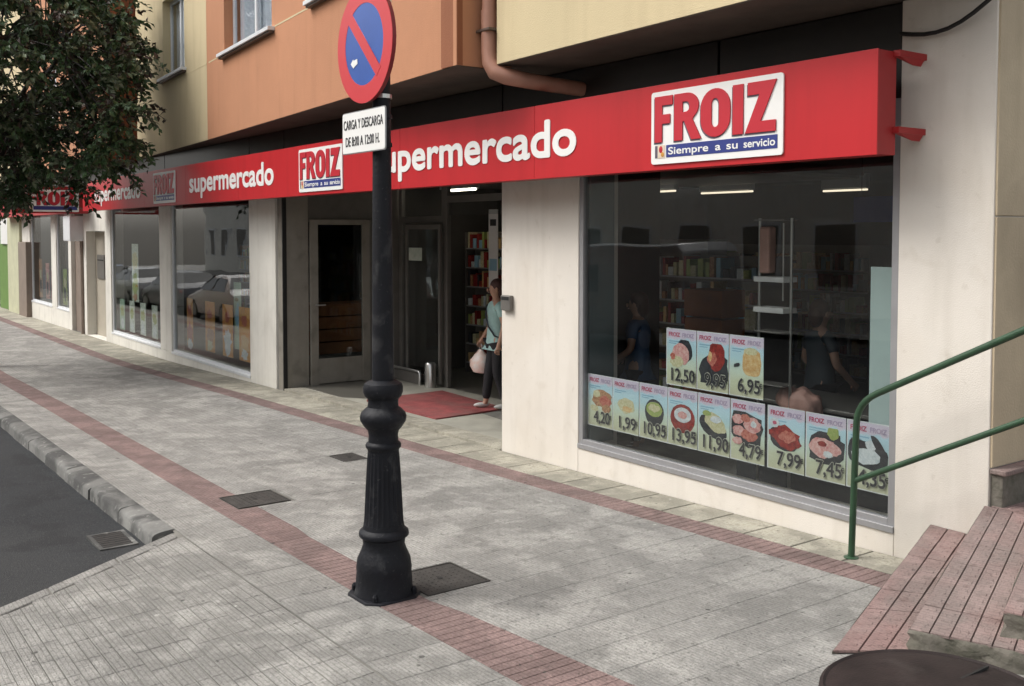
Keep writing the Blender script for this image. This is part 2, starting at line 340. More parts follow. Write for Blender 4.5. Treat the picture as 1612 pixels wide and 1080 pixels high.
class Pieces:
    """loose pieces; nearest ones in view become objects, the rest one joined part"""
    def __init__(s, name, m, mfar, limit, parent): s.n, s.m, s.mf, s.lim, s.p, s.q = name, m, mfar, limit, parent, []
    def add(s, vs, fs):
        c = sum((Vector(v) for v in vs), Vector()) / len(vs); s.q.append((c, vs, fs))
    def flush(s):
        def key(q):
            d = q[0] - cam.location; z = d.dot(fwd); x = d.dot(rgt)
            seen = z > .5 and abs(x / z) < .53 and d.dot(upv) / z > -.42
            return (0 if seen else 1, d.length)
        s.q.sort(key=key)
        for c, vs, fs in s.q[:s.lim]:
            vs2 = [tuple(Vector(v) - c) for v in vs]; me = bpy.data.meshes.new(s.n); me.from_pydata(vs2, [], fs); me.materials.append(M[s.m])
            o = bpy.data.objects.new(s.n, me); o.location = c; COL.objects.link(o); o.parent = s.p; o.matrix_parent_inverse = Matrix.Translation(s.p.location).inverted()
        if s.q[s.lim:]:
            mb = MB()
            for c, vs, fs in s.q[s.lim:]: mb.add(vs, fs)
            o = mb.build(s.n + '_field', s.mf, s.p); o['kind'] = 'stuff'

def tile(P, q, ribs=4, gap=.004, along=0, h=.0, groove=.006, zfn=H, depth=.014):
    """q: 4 corners (x,y) ccw; ribs run along the q0->q1 direction (along=0)"""
    if along: q = [q[1], q[2], q[3], q[0]]
    def at(u, v):
        a = Vector(q[0][:2]).lerp(Vector(q[1][:2]), u); b = Vector(q[3][:2]).lerp(Vector(q[2][:2]), u); p = a.lerp(b, v)
        return p
    L1 = max(.02, (Vector(q[1][:2]) - Vector(q[0][:2])).length); L2 = max(.02, (Vector(q[3][:2]) - Vector(q[0][:2])).length)
    gu = gap / L1; gv = gap / L2; vs = []; fs = []
    dz = random.uniform(-.0005, .0006) + h; tx = random.uniform(-.0008, .0008); ty = random.uniform(-.0008, .0008)
    gr = groove / L2
    for k in range(ribs):
        v0 = gv + (1 - 2 * gv) * k / ribs; v1 = gv + (1 - 2 * gv) * (k + 1) / ribs
        if k: v0 += gr / 2
        if k < ribs - 1: v1 -= gr / 2
        c = .003; cu = c / L1; cv = c / L2; o = len(vs)
        for (u, v, t) in [(gu, v0, 0), (1 - gu, v0, 0), (1 - gu, v1, 0), (gu, v1, 0), (gu + cu, v0 + cv, 1), (1 - gu - cu, v0 + cv, 1), (1 - gu - cu, v1 - cv, 1), (gu + cu, v1 - cv, 1)]:
            p = at(u, v); z = zfn(p.x, p.y) + dz + (u - .5) * tx + (v - .5) * ty
            vs.append((p.x, p.y, z - (0 if t else .004)))
        fs += [(o + 4, o + 5, o + 6, o + 7)] + [(o + i, o + (i + 1) % 4, o + 4 + (i + 1) % 4, o + 4 + i) for i in range(4)]
    P.add(vs, fs)

def bt(x): return -.36 + .022 * (x + 3.7) if x > -22 else -.36 + .022 * (-18.3)     # top edge of the inner red band
def bb(x): return bt(x) - .27
def oi(x): return -2.93 + (.045 * (x + 8) if x < -8 else 0) * 0 - (.03 if -7 < x < -5 else 0) + (max(0, x + 5.2) * .09)   # inner edge of the outer red band
def oo(x): return -3.25 + (max(0, x + 5.3) * .025)
grey = Pieces('paving_tile', 'grey_tile', 'grey_tile_far', 290, pavement)
pale = Pieces('wall_strip_tile', 'pale_tile', 'pale_tile_far', 60, pavement)
red = Pieces('red_paving_tile', 'red_tile', 'red_tile_far', 150, pavement)
S = .29
def blocked(x, y):
    # covers, lamp base and steps stand here
    if x > -2.7 and y > -1.35: return True
    for (a, b, c, d) in COVERS:
        if a < x < b and c < y < d: return True
    return False
COVERS = [(-8.46, -8.00, -3.08, -2.62), (-5.70, -5.22, -2.92, -2.46), (-9.48, -9.10, -1.56, -1.30)]
def row(P, ytop, ybot, x0, x1, step, ribs, off=0, along=0, gap=.004, **k):
    x = x0 + off
    while x < x1:
        xb = x + step; q = [(x, ybot(x)), (xb, ybot(xb)), (xb, ytop(xb)), (x, ytop(x))]
        cx, cy = x + step / 2, (ybot(x) + ytop(x)) / 2
        hit = False
        for (a, b, c, d) in COVERS:
            if x < b and xb > a and q[0][1] < d and q[3][1] > c: hit = True
        if hit:      # cut the tile round the cover: keep quarter pieces outside
            n = 4
            for i in range(n):
                for j in range(n):
                    u0, u1 = x + step * i / n, x + step * (i + 1) / n; va = q[0][1] + (q[3][1] - q[0][1]) * j / n; vb = q[0][1] + (q[3][1] - q[0][1]) * (j + 1) / n
                    if not any(u0 < b - .03 and u1 > a + .03 and va < d - .03 and vb > c + .03 for (a, b, c, d) in COVERS):
                        tile(P_cutr if P is red else P_cut, [(u0, va), (u1, va), (u1, vb), (u0, vb)], 1, .0008)
        elif not (cx > -2.6 and cy > -1.2):
            tile(P, q, ribs, gap, along, **k)
        x = xb
P_cut = Pieces('cut_tile', 'grey_tile', 'grey_tile_far', 0, pavement)
P_cutr = Pieces('red_cut_tile', 'red_tile', 'red_tile_far', 0, pavement)
row(pale, lambda x: -.002, bt, -44, 1, .42, 1, gap=.007)
row(red, bt, bb, -44, 1, S, 4, along=1, gap=.0018, groove=.003)
NR = 8
for k in range(NR):
    f0, f1 = k / NR, (k + 1) / NR
    row(grey, (lambda x, f=f0: bb(x) + (oi(x) - bb(x)) * f), (lambda x, f=f1: bb(x) + (oi(x) - bb(x)) * f), -44, 1.4, S, 4, off=0, gap=.0006, groove=.0018)
row(red, oi, oo, -44, 1.4, S, 4, along=1, gap=.0018, groove=.003)
row(grey, oo, lambda x: -3.70, -44, 1.4, S, 4, gap=.0015, groove=.0025)
k = 0; y = -3.71
while y > -7.6:
    row(grey, (lambda x, y=y: y), (lambda x, y=y: y - S), xe(y - S) + .14, 2.4, S, 4, gap=.0018, groove=.0055)
    xb = xe(y - S) + .14; tile(grey, [(xb - .02, y - S), (xb, y - S), (xb, y), (xe(y) + .15, y)], 4, .0018, groove=.0055)
    y -= S; k += 1
for P in (grey, pale, red, P_cut, P_cutr): P.flush()

# kerb
kerb = sheet(-90, -7.66, -3.80, -3.76, lambda x, y: G(x), -.14); kerb = kerb.build('kerb', 'mortar'); tag(kerb, kind='structure')
x = -7.70; i = 0
while x > -48:
    L = .96 + random.uniform(-.02, .02); x0 = x - L + .006
    zz = lambda X: G(X)
    j = random.uniform(-.012, .012); e = random.uniform(0, .02)
    sec = [(-3.705, -.30), (-3.705, .004), (-3.735, .004), (-3.82 + j * .3, .001 - e * .4), (-3.862 + j, -.006 - e * .6), (-3.882 + j, -.035), (-3.892 + j, -.30)]
    mb = MB(); n = len(sec); vs = []; st = 4
    for s_ in range(st + 1):
        X = x0 + (x - x0) * s_ / st; w_ = random.uniform(-.004, .004) if 0 < s_ < st else -.002
        for (yy, z_) in sec: vs.append((X, yy + (w_ if yy < -3.74 else 0), zz(X) + z_ + (w_ * .6 if yy < -3.74 else 0)))
    fs = [(s_ * n + a, s_ * n + a + 1, (s_ + 1) * n + a + 1, (s_ + 1) * n + a) for s_ in range(st) for a in range(n - 1)] + [tuple(range(n))[::-1], tuple(range(st * n, st * n + n))]
    mb.add(vs, fs).build('kerb_stone', 'kerb', kerb, smooth=50); x -= L; i += 1
# edging stones of the widened corner
y = -3.74
while y > -9:
    L = .5; y2 = y - L + .008; nx, ny = -.857, -.515
    a = Vector((xe(y), y)); b = Vector((xe(y2), y2)); off = Vector((.12, .0))
    q = [(a.x, a.y), (a.x + .14, a.y), (b.x + .14, b.y), (b.x, b.y)][::-1]
    zt = [H(p[0], p[1]) + .002 for p in q]; zb = [z_ - .3 for z_ in zt]
    MB().prism([q[i] for i in range(4)], zb, zt)  .build('edge_stone', 'grey_tile', kerb, bevel=.012); y -= L
# drain grate in the gutter
dr = thing('drain_grate', 'rusty iron drain grate in the gutter at the kerb corner', 'drain', (-7.75, -4.15, road(-7.75, 0)))
zr = road(-7.75, 0)
f = MB(); x0, x1, y0, y1 = -8.34, -7.90, -4.20, -3.915
f.box(x0, x1, y0, y0 + .03, zr - .03, zr + .008).box(x0, x1, y1 - .03, y1, zr - .03, zr + .008).box(x0, x0 + .03, y0 + .031, y1 - .031, zr - .03, zr + .007).box(x1 - .03, x1, y0 + .031, y1 - .031, zr - .03, zr + .007)
f.build('frame', 'kerb', dr)
for k in range(7):
    xx = x0 + .045 + k * .053; MB().box(xx, xx + .022, y0 + .03, y1 - .03, zr - .02, zr + .005).build('bar', 'iron', dr)
MB().box(x0 + .031, x1 - .031, y0 + .031, y1 - .031, zr + .0015, zr + .003).build('sump', 'black', dr)
# access covers
def cover(c, lab, m='iron'):
    a, b, c0, d = c; t = thing('access_cover', lab, 'manhole cover', ((a + b) / 2, (c0 + d) / 2, G((a + b) / 2)))
    zf = lambda x, y: G(x)
    g = .012
    q = [(a, c0), (b, c0), (b, d), (a, d)]; q2 = [(a + g, c0 + g), (b - g, c0 + g), (b - g, d - g), (a + g, d - g)]
    fr = MB(); vs = []
    for P_, dz in ((q, -.01), (q, .003), (q2, .003), (q2, -.008)): vs += [(p[0], p[1], G(p[0]) + dz) for p in P_]
    fr.add(vs, [(i + 4 * j, (i + 1) % 4 + 4 * j, (i + 1) % 4 + 4 * j + 4, i + 4 * j + 4) for j in range(3) for i in range(4)]).build('frame', 'iron', t)
    lid = MB(); g2 = g + .005
    lid.prism([(a + g2, c0 + g2), (b - g2, c0 + g2), (b - g2, d - g2), (a + g2, d - g2)], [G(a) - .008, G(b) - .008, G(b) - .008, G(a) - .008], [G(a + g2), G(b - g2), G(b - g2), G(a + g2)])
    n = 9
    for i in range(n):
        for j in range(n):
            xx = a + g2 + .02 + (b - a - 2 * g2 - .04) * (i + .5) / n; yy = c0 + g2 + .02 + (d - c0 - 2 * g2 - .04) * (j + .5) / n; s = .007
            lid.prism([(xx - s, yy), (xx, yy - s), (xx + s, yy), (xx, yy + s)], G(xx) - .002, G(xx) + .0025)
    lid.build('lid', m, t); MB().lathe([(.02, 0), (.02, .002), (.001, .002)], ((a + b) / 2, (c0 + d) / 2, G((a + b) / 2) + .001), 10).build('key_hole', 'black', t)
cover(COVERS[0], 'square cast iron cover set in the outer red paving band, midway along the pavement')
cover(COVERS[1], 'square cast iron cover right beside the foot of the lamp post')
cover(COVERS[2], 'small iron cover in the grey paving near the supermarket entrance')

# ------------------------------------------------------------------ building
bld = thing('apartment_building', 'orange and cream apartment block with the red fronted supermarket on its ground floor', 'building', (-15, 3, 0))
B = bld
def wall(name, m, *a, bevel=.006): return box(name, m, *a, parent=B, bevel=bevel)
# ground floor pillars and plinths
wall('pillar', 'cream', -3.955, -3.30, 0, .5, -.2, 3.84)
MB().box(-7.325, -3.957, 0.0, .30, -.2, .285).build('window_plinth', 'cream', B, .006)
wall('pillar', 'cream', -8.585, -7.327, 0, .5, -.25, 3.2)
MB().box(-8.583, -8.5, .502, 2.2, -.2, 3.1).build('entrance_side_wall', 'inside', B)
wall('pillar', 'white_wall', -15.70, -14.62, 0, .155, -.4, 3.0)
wall('pillar_return', 'beige', -15.69, -14.60, .157, .3, -.4, 3.0)
MB().box(-20.56, -15.702, 0.0, .30, -.5, -.045).build('window_plinth', 'white_wall', B, .006)
wall('pillar', 'white_wall', -20.56, -19.84, -.003, .25, -.044, 3.0)
MB().box(-24.36, -20.562, 0.0, .30, -.5, -.02).build('window_plinth', 'white_wall', B, .006)
wall('pillar', 'white_wall', -24.86, -24.362, -.002, .3, -.5, 3.0)
wall('door_lintel', 'white_wall', -26.72, -24.862, -.001, .3, 2.33, 3.0)
wall('door_jamb', 'white_wall', -27.0, -26.722, 0, .3, -.5, 3.0)
wall('brown_pillar', 'brown', -28.32, -27.03, .08, .3, -.5, 3.0)
wall('pillar', 'white_wall', -28.63, -28.322, -.02, .3, -.5, 3.0)
MB().box(-33.88, -28.632, 0.0, .30, -.6, .20).build('window_plinth', 'white_wall', B, .006)
wall('pillar', 'white_wall', -30.86, -30.24, -.003, .25, .202, 3.0)
wall('pillar', 'brown', -35.16, -33.882, -.14, .3, -.6, 2.0)
wall('pillar', 'white_wall', -35.15, -33.89, -.02, .3, 2.002, 3.0)
wall('pillar', 'pale_green', -37.3, -35.162, -.1, .3, -.7, 3.1)
# dark cladding between shop windows and soffit
xs = [-37.3, -30, -25, -20.2, -15.7, -14.3, -11.5, -8.6, -5.6, -3.957]
for a, b in zip(xs, xs[1:]):
    z0 = 3.202 if a > -9 else (3.1 if a > -15 else 3.002)
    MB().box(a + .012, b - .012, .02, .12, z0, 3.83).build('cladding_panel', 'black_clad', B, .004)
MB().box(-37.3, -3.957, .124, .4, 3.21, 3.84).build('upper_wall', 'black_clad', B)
# tan side wall with joints, corner of the block
for (z0, z1) in ((.83, 2.395), (2.405, 3.83)):
    for (y0, y1) in ((.012, 2.2), (2.21, 4.4), (4.41, 8)):
        MB().box(-3.80, -3.285, y0, y1, z0, z1).build('stone_panel', 'tan', B, .003)
MB().box(-3.9, -3.30, .502, 8, -.2, 3.84).build('side_wall', 'soffit', B)
MB().box(-3.296, -3.22, .02, 8, .4, .79).build('side_plinth', 'rough_stone', B, .008)
MB().box(-3.296, -3.19, .0, 8, .792, .825).build('plinth_coping', 'step_tile', B, .008)

# shop windows: frame + glass (+ sill)
def shop_window(x0, x1, z0, z1, fw=.045, y=.05, fm='alu', mull=(), sill=True, label=None):
    fr = MB()
    fr.box(x0, x0 + fw, y - .03, y + .03, z0, z1).box(x1 - fw, x1, y - .03, y + .03, z0, z1)
    fr.box(x0 + fw, x1 - fw, y - .03, y + .03, z0, z0 + fw).box(x0 + fw, x1 - fw, y - .03, y + .03, z1 - fw, z1)
    for m_ in mull: fr.box(m_ - fw / 2, m_ + fw / 2, y - .028, y + .028, z0 + fw, z1 - fw)
    o = fr.build('shop_window', fm, B, .004)
    MB().box(x0 + fw, x1 - fw, y - .004, y + .004, z0 + fw, z1 - fw).build('pane', 'glass', o)
    if sill: MB().box(x0, x1, -.012, y - .031, z0 - .035, z0 + .01).build('sill', fm, o, .004)
    return o
shop_window(-7.325, -3.957, .287, 3.2, fw=.055, y=.04)
shop_window(-19.84, -15.702, -.045, 2.99, fw=.05, y=.06, fm='white_frame')
shop_window(-24.36, -20.562, -.02, 2.99, fw=.05, y=.06, fm='white_frame')
shop_window(-30.24, -28.632, .20, 2.99, fw=.05, y=.06, fm='white_frame')
shop_window(-33.88, -30.862, .20, 2.99, fw=.05, y=.06, fm='white_frame')
# staff door with letterbox in the white section
dd = MB().box(-26.72, -25.62, .22, .26, -.27, 2.32).build('door', 'beige', B, .004)
MB().box(-25.62, -24.88, .2, .28, -.27, 2.32).build('door_side_panel', 'brown', B, .004)
MB().box(-26.45, -25.75, .19, .218, 1.15, 1.75).build('mailbox', 'alu_dark', dd, .01)
MB().box(-26.38, -25.82, .183, .189, 1.6, 1.63).build('slot', 'black', dd)
MB().box(-26.95, -24.86, .0, .4, -.5, -.275).build('door_step', 'white_wall', B, .006)
MB().tube([(-27.06, -.03, -.3), (-27.06, -.03, 2.9)], .045, 10).build('drain_pipe', 'brown', B, smooth=60)
# green neighbouring shop
gs = thing('green_shop_front', 'lime green shop front at the far left end of the street', 'shop', (-40, 0, -.4))
MB().box(-46, -37.31, .1, .3, 2.0, 3.9).build('fascia', 'green_paint', gs, .01)
MB().box(-39.6, -37.31, 0, .3, -.6, 1.99).build('wall', 'green_paint', gs, .01)
MB().box(-46, -39.61, .12, .16, -.5, 1.99).build('glazing', 'glass', gs)
MB().box(-46, -37.31, .32, .6, -.6, 3.9).build('back_wall', 'green_paint', gs)
MB().box(-38.9, -37.5, -.06, .0, 1.9, 2.9).build('notice_board', 'sign_white', gs, .01)
# entrance recess
EF = -.045
MB().prism([(-14.30, .0), (-8.59, .0), (-8.59, 2.0), (-14.30, 2.0)], [-.4] * 4, [G(-14.3) + .03, G(-8.59) + .012, -.03, -.06]).build('entrance_floor', 'floor_in', B, .004)
for k in range(9):
    a = -14.29 + k * .633; b = a + .625
    MB().prism([(a, -.015), (b, -.015), (b, .25), (a, .25)], [G(a) - .1, G(b) - .1, -.1, -.1], [G(a) + .034, G(b) + .034 - (.018 if k == 8 else 0), G(b) + .034, G(a) + .034]).build('threshold_slab', 'pale_tile', B, .004)
MB().box(-14.34, -8.5, .13, 6, 3.05, 3.09).build('entrance_ceiling', 'alu_dark', B)
MB().box(-14.60, -14.34, .03, .42, -.4, 3.04).build('grey_panel', 'grey_panel', B, .004)
MB().box(-14.36, -14.33, .0, .06, -.2, 3.0).build('shutter_guide', 'black', B)
# glass side door, wall at x=-14.3
d1 = MB()
for (y0, y1, z0, z1) in ((.44, .57, -.08, 2.5), (1.33, 1.46, -.08, 2.5), (.57, 1.33, 2.42, 2.5), (.57, 1.33, -.05, .03)): d1.box(-14.36, -14.31, y0, y1, z0, z1)
d1 = d1.build('door', 'grey_panel', B, .004)
MB().box(-14.345, -14.325, .57, 1.33, .34, 2.42).build('pane', 'glass', d1)
MB().box(-14.35, -14.318, .57, 1.33, .03, .34).build('kick_panel', 'grey_panel', d1, .004)
hd = MB().tube([(-14.31, .53, 1.18), (-14.25, .53, 1.18), (-14.25, .66, 1.18)], .012, 8); hd.build('handle', 'steel', d1, smooth=50)
MB().box(-14.40, -14.365, .40, 2.02, 2.46, 3.04).build('transom', 'alu_dark', B)
MB().box(-14.37, -14.315, 1.462, 2.0, -.08, 2.5).build('side_panel', 'alu_dark', B, .004)
# glazed back wall of the recess
bk = MB()
for (x0, x1, z0, z1) in ((-14.3, -14.2, -.05, 3.04), (-12.98, -12.82, -.05, 3.04), (-14.2, -12.98, 2.45, 2.55), (-14.2, -12.98, -.05, .06), (-12.82, -8.6, 2.75, 2.85), (-9.5, -9.4, -.05, 2.75)): bk.box(x0, x1, 1.98, 2.05, z0, z1)
bk = bk.build('glazed_screen', 'alu_dark', B, .004)
MB().box(-14.2, -12.98, 2.01, 2.02, .06, 2.45).build('pane', 'glass', bk)
MB().box(-9.4, -8.6, 2.01, 2.02, .0, 2.75).build('pane', 'glass', bk)
MB().box(-14.2, -8.6, 2.01, 2.02, 2.56, 3.04).build('transom_pane', 'glass', bk)
# sliding door leaf
sd = MB()
for (x0, x1, z0, z1) in ((-13.95, -13.89, .0, 2.42), (-12.96, -12.9, .0, 2.42), (-13.89, -12.96, 2.35, 2.42), (-13.89, -12.96, .0, .09)): sd.box(x0, x1, 1.90, 1.94, z0, z1)
sd = sd.build('sliding_door', 'alu_dark', B, .003)
MB().box(-13.89, -12.96, 1.915, 1.925, .09, 2.35).build('pane', 'glass', sd)
# soffit and bays -----------------------------------------------------
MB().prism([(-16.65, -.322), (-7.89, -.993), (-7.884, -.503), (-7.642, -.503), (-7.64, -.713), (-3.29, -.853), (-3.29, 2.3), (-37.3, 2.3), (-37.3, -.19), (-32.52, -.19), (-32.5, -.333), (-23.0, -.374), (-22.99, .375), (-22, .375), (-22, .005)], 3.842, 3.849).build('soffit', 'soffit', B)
def bay(name, p0, p1, z0, z1, m, opens, thick=.28, parts=True):
    """front wall from p0 (right end) to p1 (left end) with window openings (s0,s1,zb,zt)"""
    p0, p1 = Vector((*p0, 0)), Vector((*p1, 0)); d = (p1 - p0); L = d.length; d.normalize(); n = Vector((d.y, -d.x, 0))  # inward normal
    if n.y < 0: n = -n
    X = Matrix(((d.x, n.x, 0, p0.x), (d.y, n.y, 0, p0.y), (0, 0, 1, 0), (0, 0, 0, 1)))
    mb = MB(); s = 0
    for (s0, s1, zb, zt) in sorted(opens):
        mb.box(s, s0, 0, thick, z0, z1); mb.box(s0, s1, 0, thick, z0, zb); mb.box(s0, s1, 0, thick, zt, z1); s = s1
    mb.box(s, L, 0, thick, z0, z1)
    # mirrored transform keeps face normals right
    for i, f_ in enumerate(mb.f): mb.f[i] = f_[::-1]
    wl = mb.build(name, m, B, xf=X)
    for (s0, s1, zb, zt) in opens:
        fr = MB(); w_ = .06; y0, y1 = .14, .19
        mid = (s0 + s1) / 2
        for (a, b, c, e) in ((s0, s0 + w_, zb, zt), (s1 - w_, s1, zb, zt), (s0 + w_, s1 - w_, zb, zb + w_), (s0 + w_, s1 - w_, zt - w_, zt), (mid - w_ * .6, mid + w_ * .6, zb + w_, zt - w_)): fr.box(a, b, y0, y1, c, e)
        fo = fr.build('window', 'white_frame', B, xf=X)
        MB().box(s0 + w_, s1 - w_, .16, .168, zb + w_, zt - w_).build('pane', 'glass_up', fo, xf=X)
        cu = MB(); k = 0; ss = s0 + w_
        pts = []
        while ss <= s1 - w_ + .001: pts.append((ss, .24 + .018 * math.sin(k * 1.9))); ss += .035; k += 1
        vs = [(p[0], p[1], z_) for z_ in (zb + w_, zt - w_) for p in pts]; nn = len(pts)
        cu.add(vs, [(i, i + 1, nn + i + 1, nn + i) for i in range(nn - 1)]); cu.build('curtain', 'curtain', fo, xf=X, smooth=60)
        MB().box(s0 - .12, s1 + .12, -.10, .14, zb - .055, zb - .002).build('sill', 'white_frame', fo, .005, xf=X)
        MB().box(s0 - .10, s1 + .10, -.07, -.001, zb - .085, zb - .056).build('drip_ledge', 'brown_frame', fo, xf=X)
    # pale joint strip at sill level
    s = 0
    for (s0, s1, zb, zt) in sorted(opens) + [(L, L, 5.12, 0)]:
        if s0 - .13 > s: MB().box(s, s0 - .13, -.003, .0, 5.10, 5.122).build('joint_strip', 'yellow', wl, xf=X)
        s = s1 + .13
    return wl
bay('bay_wall', (-7.89, -1.0), (-16.648, -.33), 3.85, 9.6, 'orange', [(5.36, 7.72, 5.115, 6.6), (2.0, 3.72, 5.165, 6.6)])
MB().box(-8.17, -7.885, -.995, .3, 3.852, 9.6).build('bay_side', 'orange_shaded', B)
bay('bay_wall', (-16.652, -.33), (-22.0, .0), 3.85, 9.6, 'yellow', [(1.42, 3.0, 5.24, 6.7)])
MB().box(-7.883, -7.64, -.5, .1, 3.852, 9.6).build('recess_wall', 'orange_shaded', B)
bay('bay_wall', (-3.29, -.86), (-7.64, -.72), 3.85, 9.6, 'yellow', [(1.2, 2.8, 5.3, 6.7)])
MB().box(-7.64, -7.45, -.43, .1, 3.852, 9.6).build('bay_side', 'yellow', B)
MB().box(-3.5, -3.285, -.55, 8, 3.852, 9.6).build('bay_side', 'yellow', B)
MB().box(-23.3, -22.99, -.375, .6, 3.852, 9.6).build('bay_side', 'orange_shaded', B)
MB().box(-22.98, -21.9, .38, .6, 3.852, 9.6).build('recess_wall', 'orange_shaded', B)
MB().tube([(-22.3, .3, 3.86), (-22.3, .3, 9.5)], .06, 10).build('downpipe', 'copper', B, smooth=60)
bay('bay_wall', (-23.0, -.38), (-32.5, -.34), 3.85, 9.6, 'orange', [(1.2, 2.6, 5.3, 6.7), (5, 6.6, 5.3, 6.7)])
bay('bay_wall', (-32.52, -.2), (-46, -.2), 3.95, 9.6, 'yellow', [(2, 4, 5.3, 6.7)])
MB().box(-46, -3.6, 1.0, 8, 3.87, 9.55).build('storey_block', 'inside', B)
# downpipe with elbow
MB().tube([(-7.765, -.72, 9.5), (-7.765, -.72, 4.32)], .066, 14).build('downpipe', 'copper', B, smooth=60)
MB().tube([(-7.765, -.72, 4.36), (-7.765, -.72, 3.98), (-7.75, -.72, 3.88), (-7.70, -.70, 3.79), (-7.60, -.64, 3.74), (-7.50, -.45, 3.70), (-7.3, .04, 3.64)], [.075, .075, .078, .08, .078, .072, .068], 14).build('pipe_elbow', 'copper', B, smooth=60)
MB().box(-7.87, -7.655, -.80, -.62, 4.16, 4.185).build('pipe_clip', 'brown_frame', B, .004)
cab = [(-3.95 + .09 * k, -.02 + -.01 * k, 3.62 - .10 * math.sin(k / 8 * math.pi) + .018 * k) for k in range(9)]
MB().tube(cab + [(-3.0, -.3, 3.9)], .014, 8).build('cable', 'black', B, smooth=60)
# intercom box
ib = MB().box(-8.54, -8.37, -.05, 0, 1.49, 1.65).build('meter_box', 'alu_dark', B, .012)
MB().box(-8.52, -8.39, -.053, -.0505, 1.6, 1.635).build('label_plate', 'black', ib)
# white lamp box on the far wall
MB().box(-27.75, -27.0, -.32, .07, 2.08, 2.72).build('air_conditioner', 'white_frame', B, .02)

# interior ------------------------------------------------------------
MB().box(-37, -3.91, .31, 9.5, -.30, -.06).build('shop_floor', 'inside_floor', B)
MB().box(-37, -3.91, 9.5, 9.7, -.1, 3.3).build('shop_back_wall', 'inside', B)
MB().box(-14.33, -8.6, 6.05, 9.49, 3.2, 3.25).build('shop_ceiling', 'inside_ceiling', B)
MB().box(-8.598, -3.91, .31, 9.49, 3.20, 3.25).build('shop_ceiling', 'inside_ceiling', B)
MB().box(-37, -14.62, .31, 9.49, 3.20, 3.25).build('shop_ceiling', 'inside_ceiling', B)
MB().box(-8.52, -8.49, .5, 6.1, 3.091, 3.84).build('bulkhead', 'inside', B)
MB().box(-7.42, -7.27, .10, .40, .29, 3.19).build('window_reveal', 'teal_dark', B)
MB().box(-3.955, -3.91, .10, .5, .29, 3.19).build('window_reveal', 'teal_dark', B)
MB().box(-14.8, -14.62, 2.1, 9.49, -.05, 3.19).build('partition', 'inside', B)
MB().box(-24.7, -24.6, .31, 9.49, -.05, 3.19).build('partition', 'inside', B)
tb = thing('window_board', 'pale teal board standing inside the big window at its right edge', 'board', (-4.15, .11, .3))
MB().box(-4.235, -4.02, .10, .125, .50, 2.06).build('panel', 'teal', tb, .004)
MB().box(-4.24, -4.015, .126, .136, .50, 2.055).build('backing', 'alu', tb)

# ------------------------------------------------------------------ red fascia sign
fs_ = thing('fascia_sign', 'long red supermarket fascia sign with white lettering running above the shop windows', 'sign', (-14, -.37, 2.8))
SZ0, SZ1, SY = 2.792, 3.458, -.47
xs = [-24.9, -22.4, -19.9, -17.4, -14.9, -12.4, -9.9, -7.4, -3.81]
for a, b in zip(xs, xs[1:]):
    o_ = random.uniform(0, .0015); MB().box(a + .0025, b - .0025, SY + o_, SY + .012, SZ0, SZ1).build('panel', 'red_sign', fs_, .0015)
MB().box(-24.895, -3.815, SY + .013, -.27, SZ0 + .004, SZ1 - .004).build('housing', 'red_dark', fs_)
for x_ in (-3.83, -7.35, -11, -15, -19, -23):
    for z_ in (3.44, 2.955):
        xx = x_ if x_ < -4 else -3.80
        br = MB().box(xx - .02, xx + .03, -.30, 0.0, z_ - .02, z_ + .02).add([(xx - .015, -.28, z_ - .02), (xx + .025, -.28, z_ - .02), (xx + .025, -.02, z_ - .02), (xx - .015, -.02, z_ - .02), (xx + .005, -.12, z_ - .06), (xx + .005, -.03, z_ - .06)], [(0, 4, 5, 3), (1, 2, 5, 4), (0, 1, 4), (3, 5, 2)])
        if x_ < -4: continue
        br.build('bracket', 'red_dark', fs_)
# lettering and logos
def arc(cx, cz, rx, rz, a0, a1, n=10): return [(cx + rx * math.cos(R(a0 + (a1 - a0) * i / n)), cz + rz * math.sin(R(a0 + (a1 - a0) * i / n))) for i in range(n + 1)]
LET = {
 'F': [[(0, 0), (.42, 0), (.42, .40), (.86, .40), (.86, .60), (.42, .60), (.42, .80), (1, .80), (1, 1), (0, 1)]],
 'R': [[(0, 0), (.33, 0), (.33, .40), (.40, .40), (.68, 0), (1.06, 0), (.72, .43)] + arc(.50, .715, .46, .285, -50, 90, 12) + [(0, 1)],
       [(.33, .60), (.33, .82), (.45, .82)] + arc(.47, .71, .14, .11, 80, -80, 8) + [(.45, .60)]],
 'O': [arc(.5, .62, .5, .38, 0, 180, 14) + arc(.5, .38, .5, .38, 180, 360, 14), arc(.5, .68, .13, .12, 180, 0, 8) + arc(.5, .32, .13, .12, 0, -180, 8)],
 'I': [[(0, 0), (1, 0), (1, 1), (0, 1)]],
 'Z': [[(0, 0), (.98, 0), (.98, .22), (.50, .22), (1, 1), (.08, 1), (.08, .75), (.46, .75)]],
}
BOX = dict(F=(.035, .185), R=(.20, .405), O=(.413, .636), I=(.655, .73), Z=(.745, .96))
def rrect(x0, x1, z0, z1, r, n=5):
    return arc(x1 - r, z1 - r, r, r, 0, 90, n) + arc(x0 + r, z1 - r, r, r, 90, 180, n) + arc(x0 + r, z0 + r, r, r, 180, 270, n) + arc(x1 - r, z0 + r, r, r, 270, 360, n)
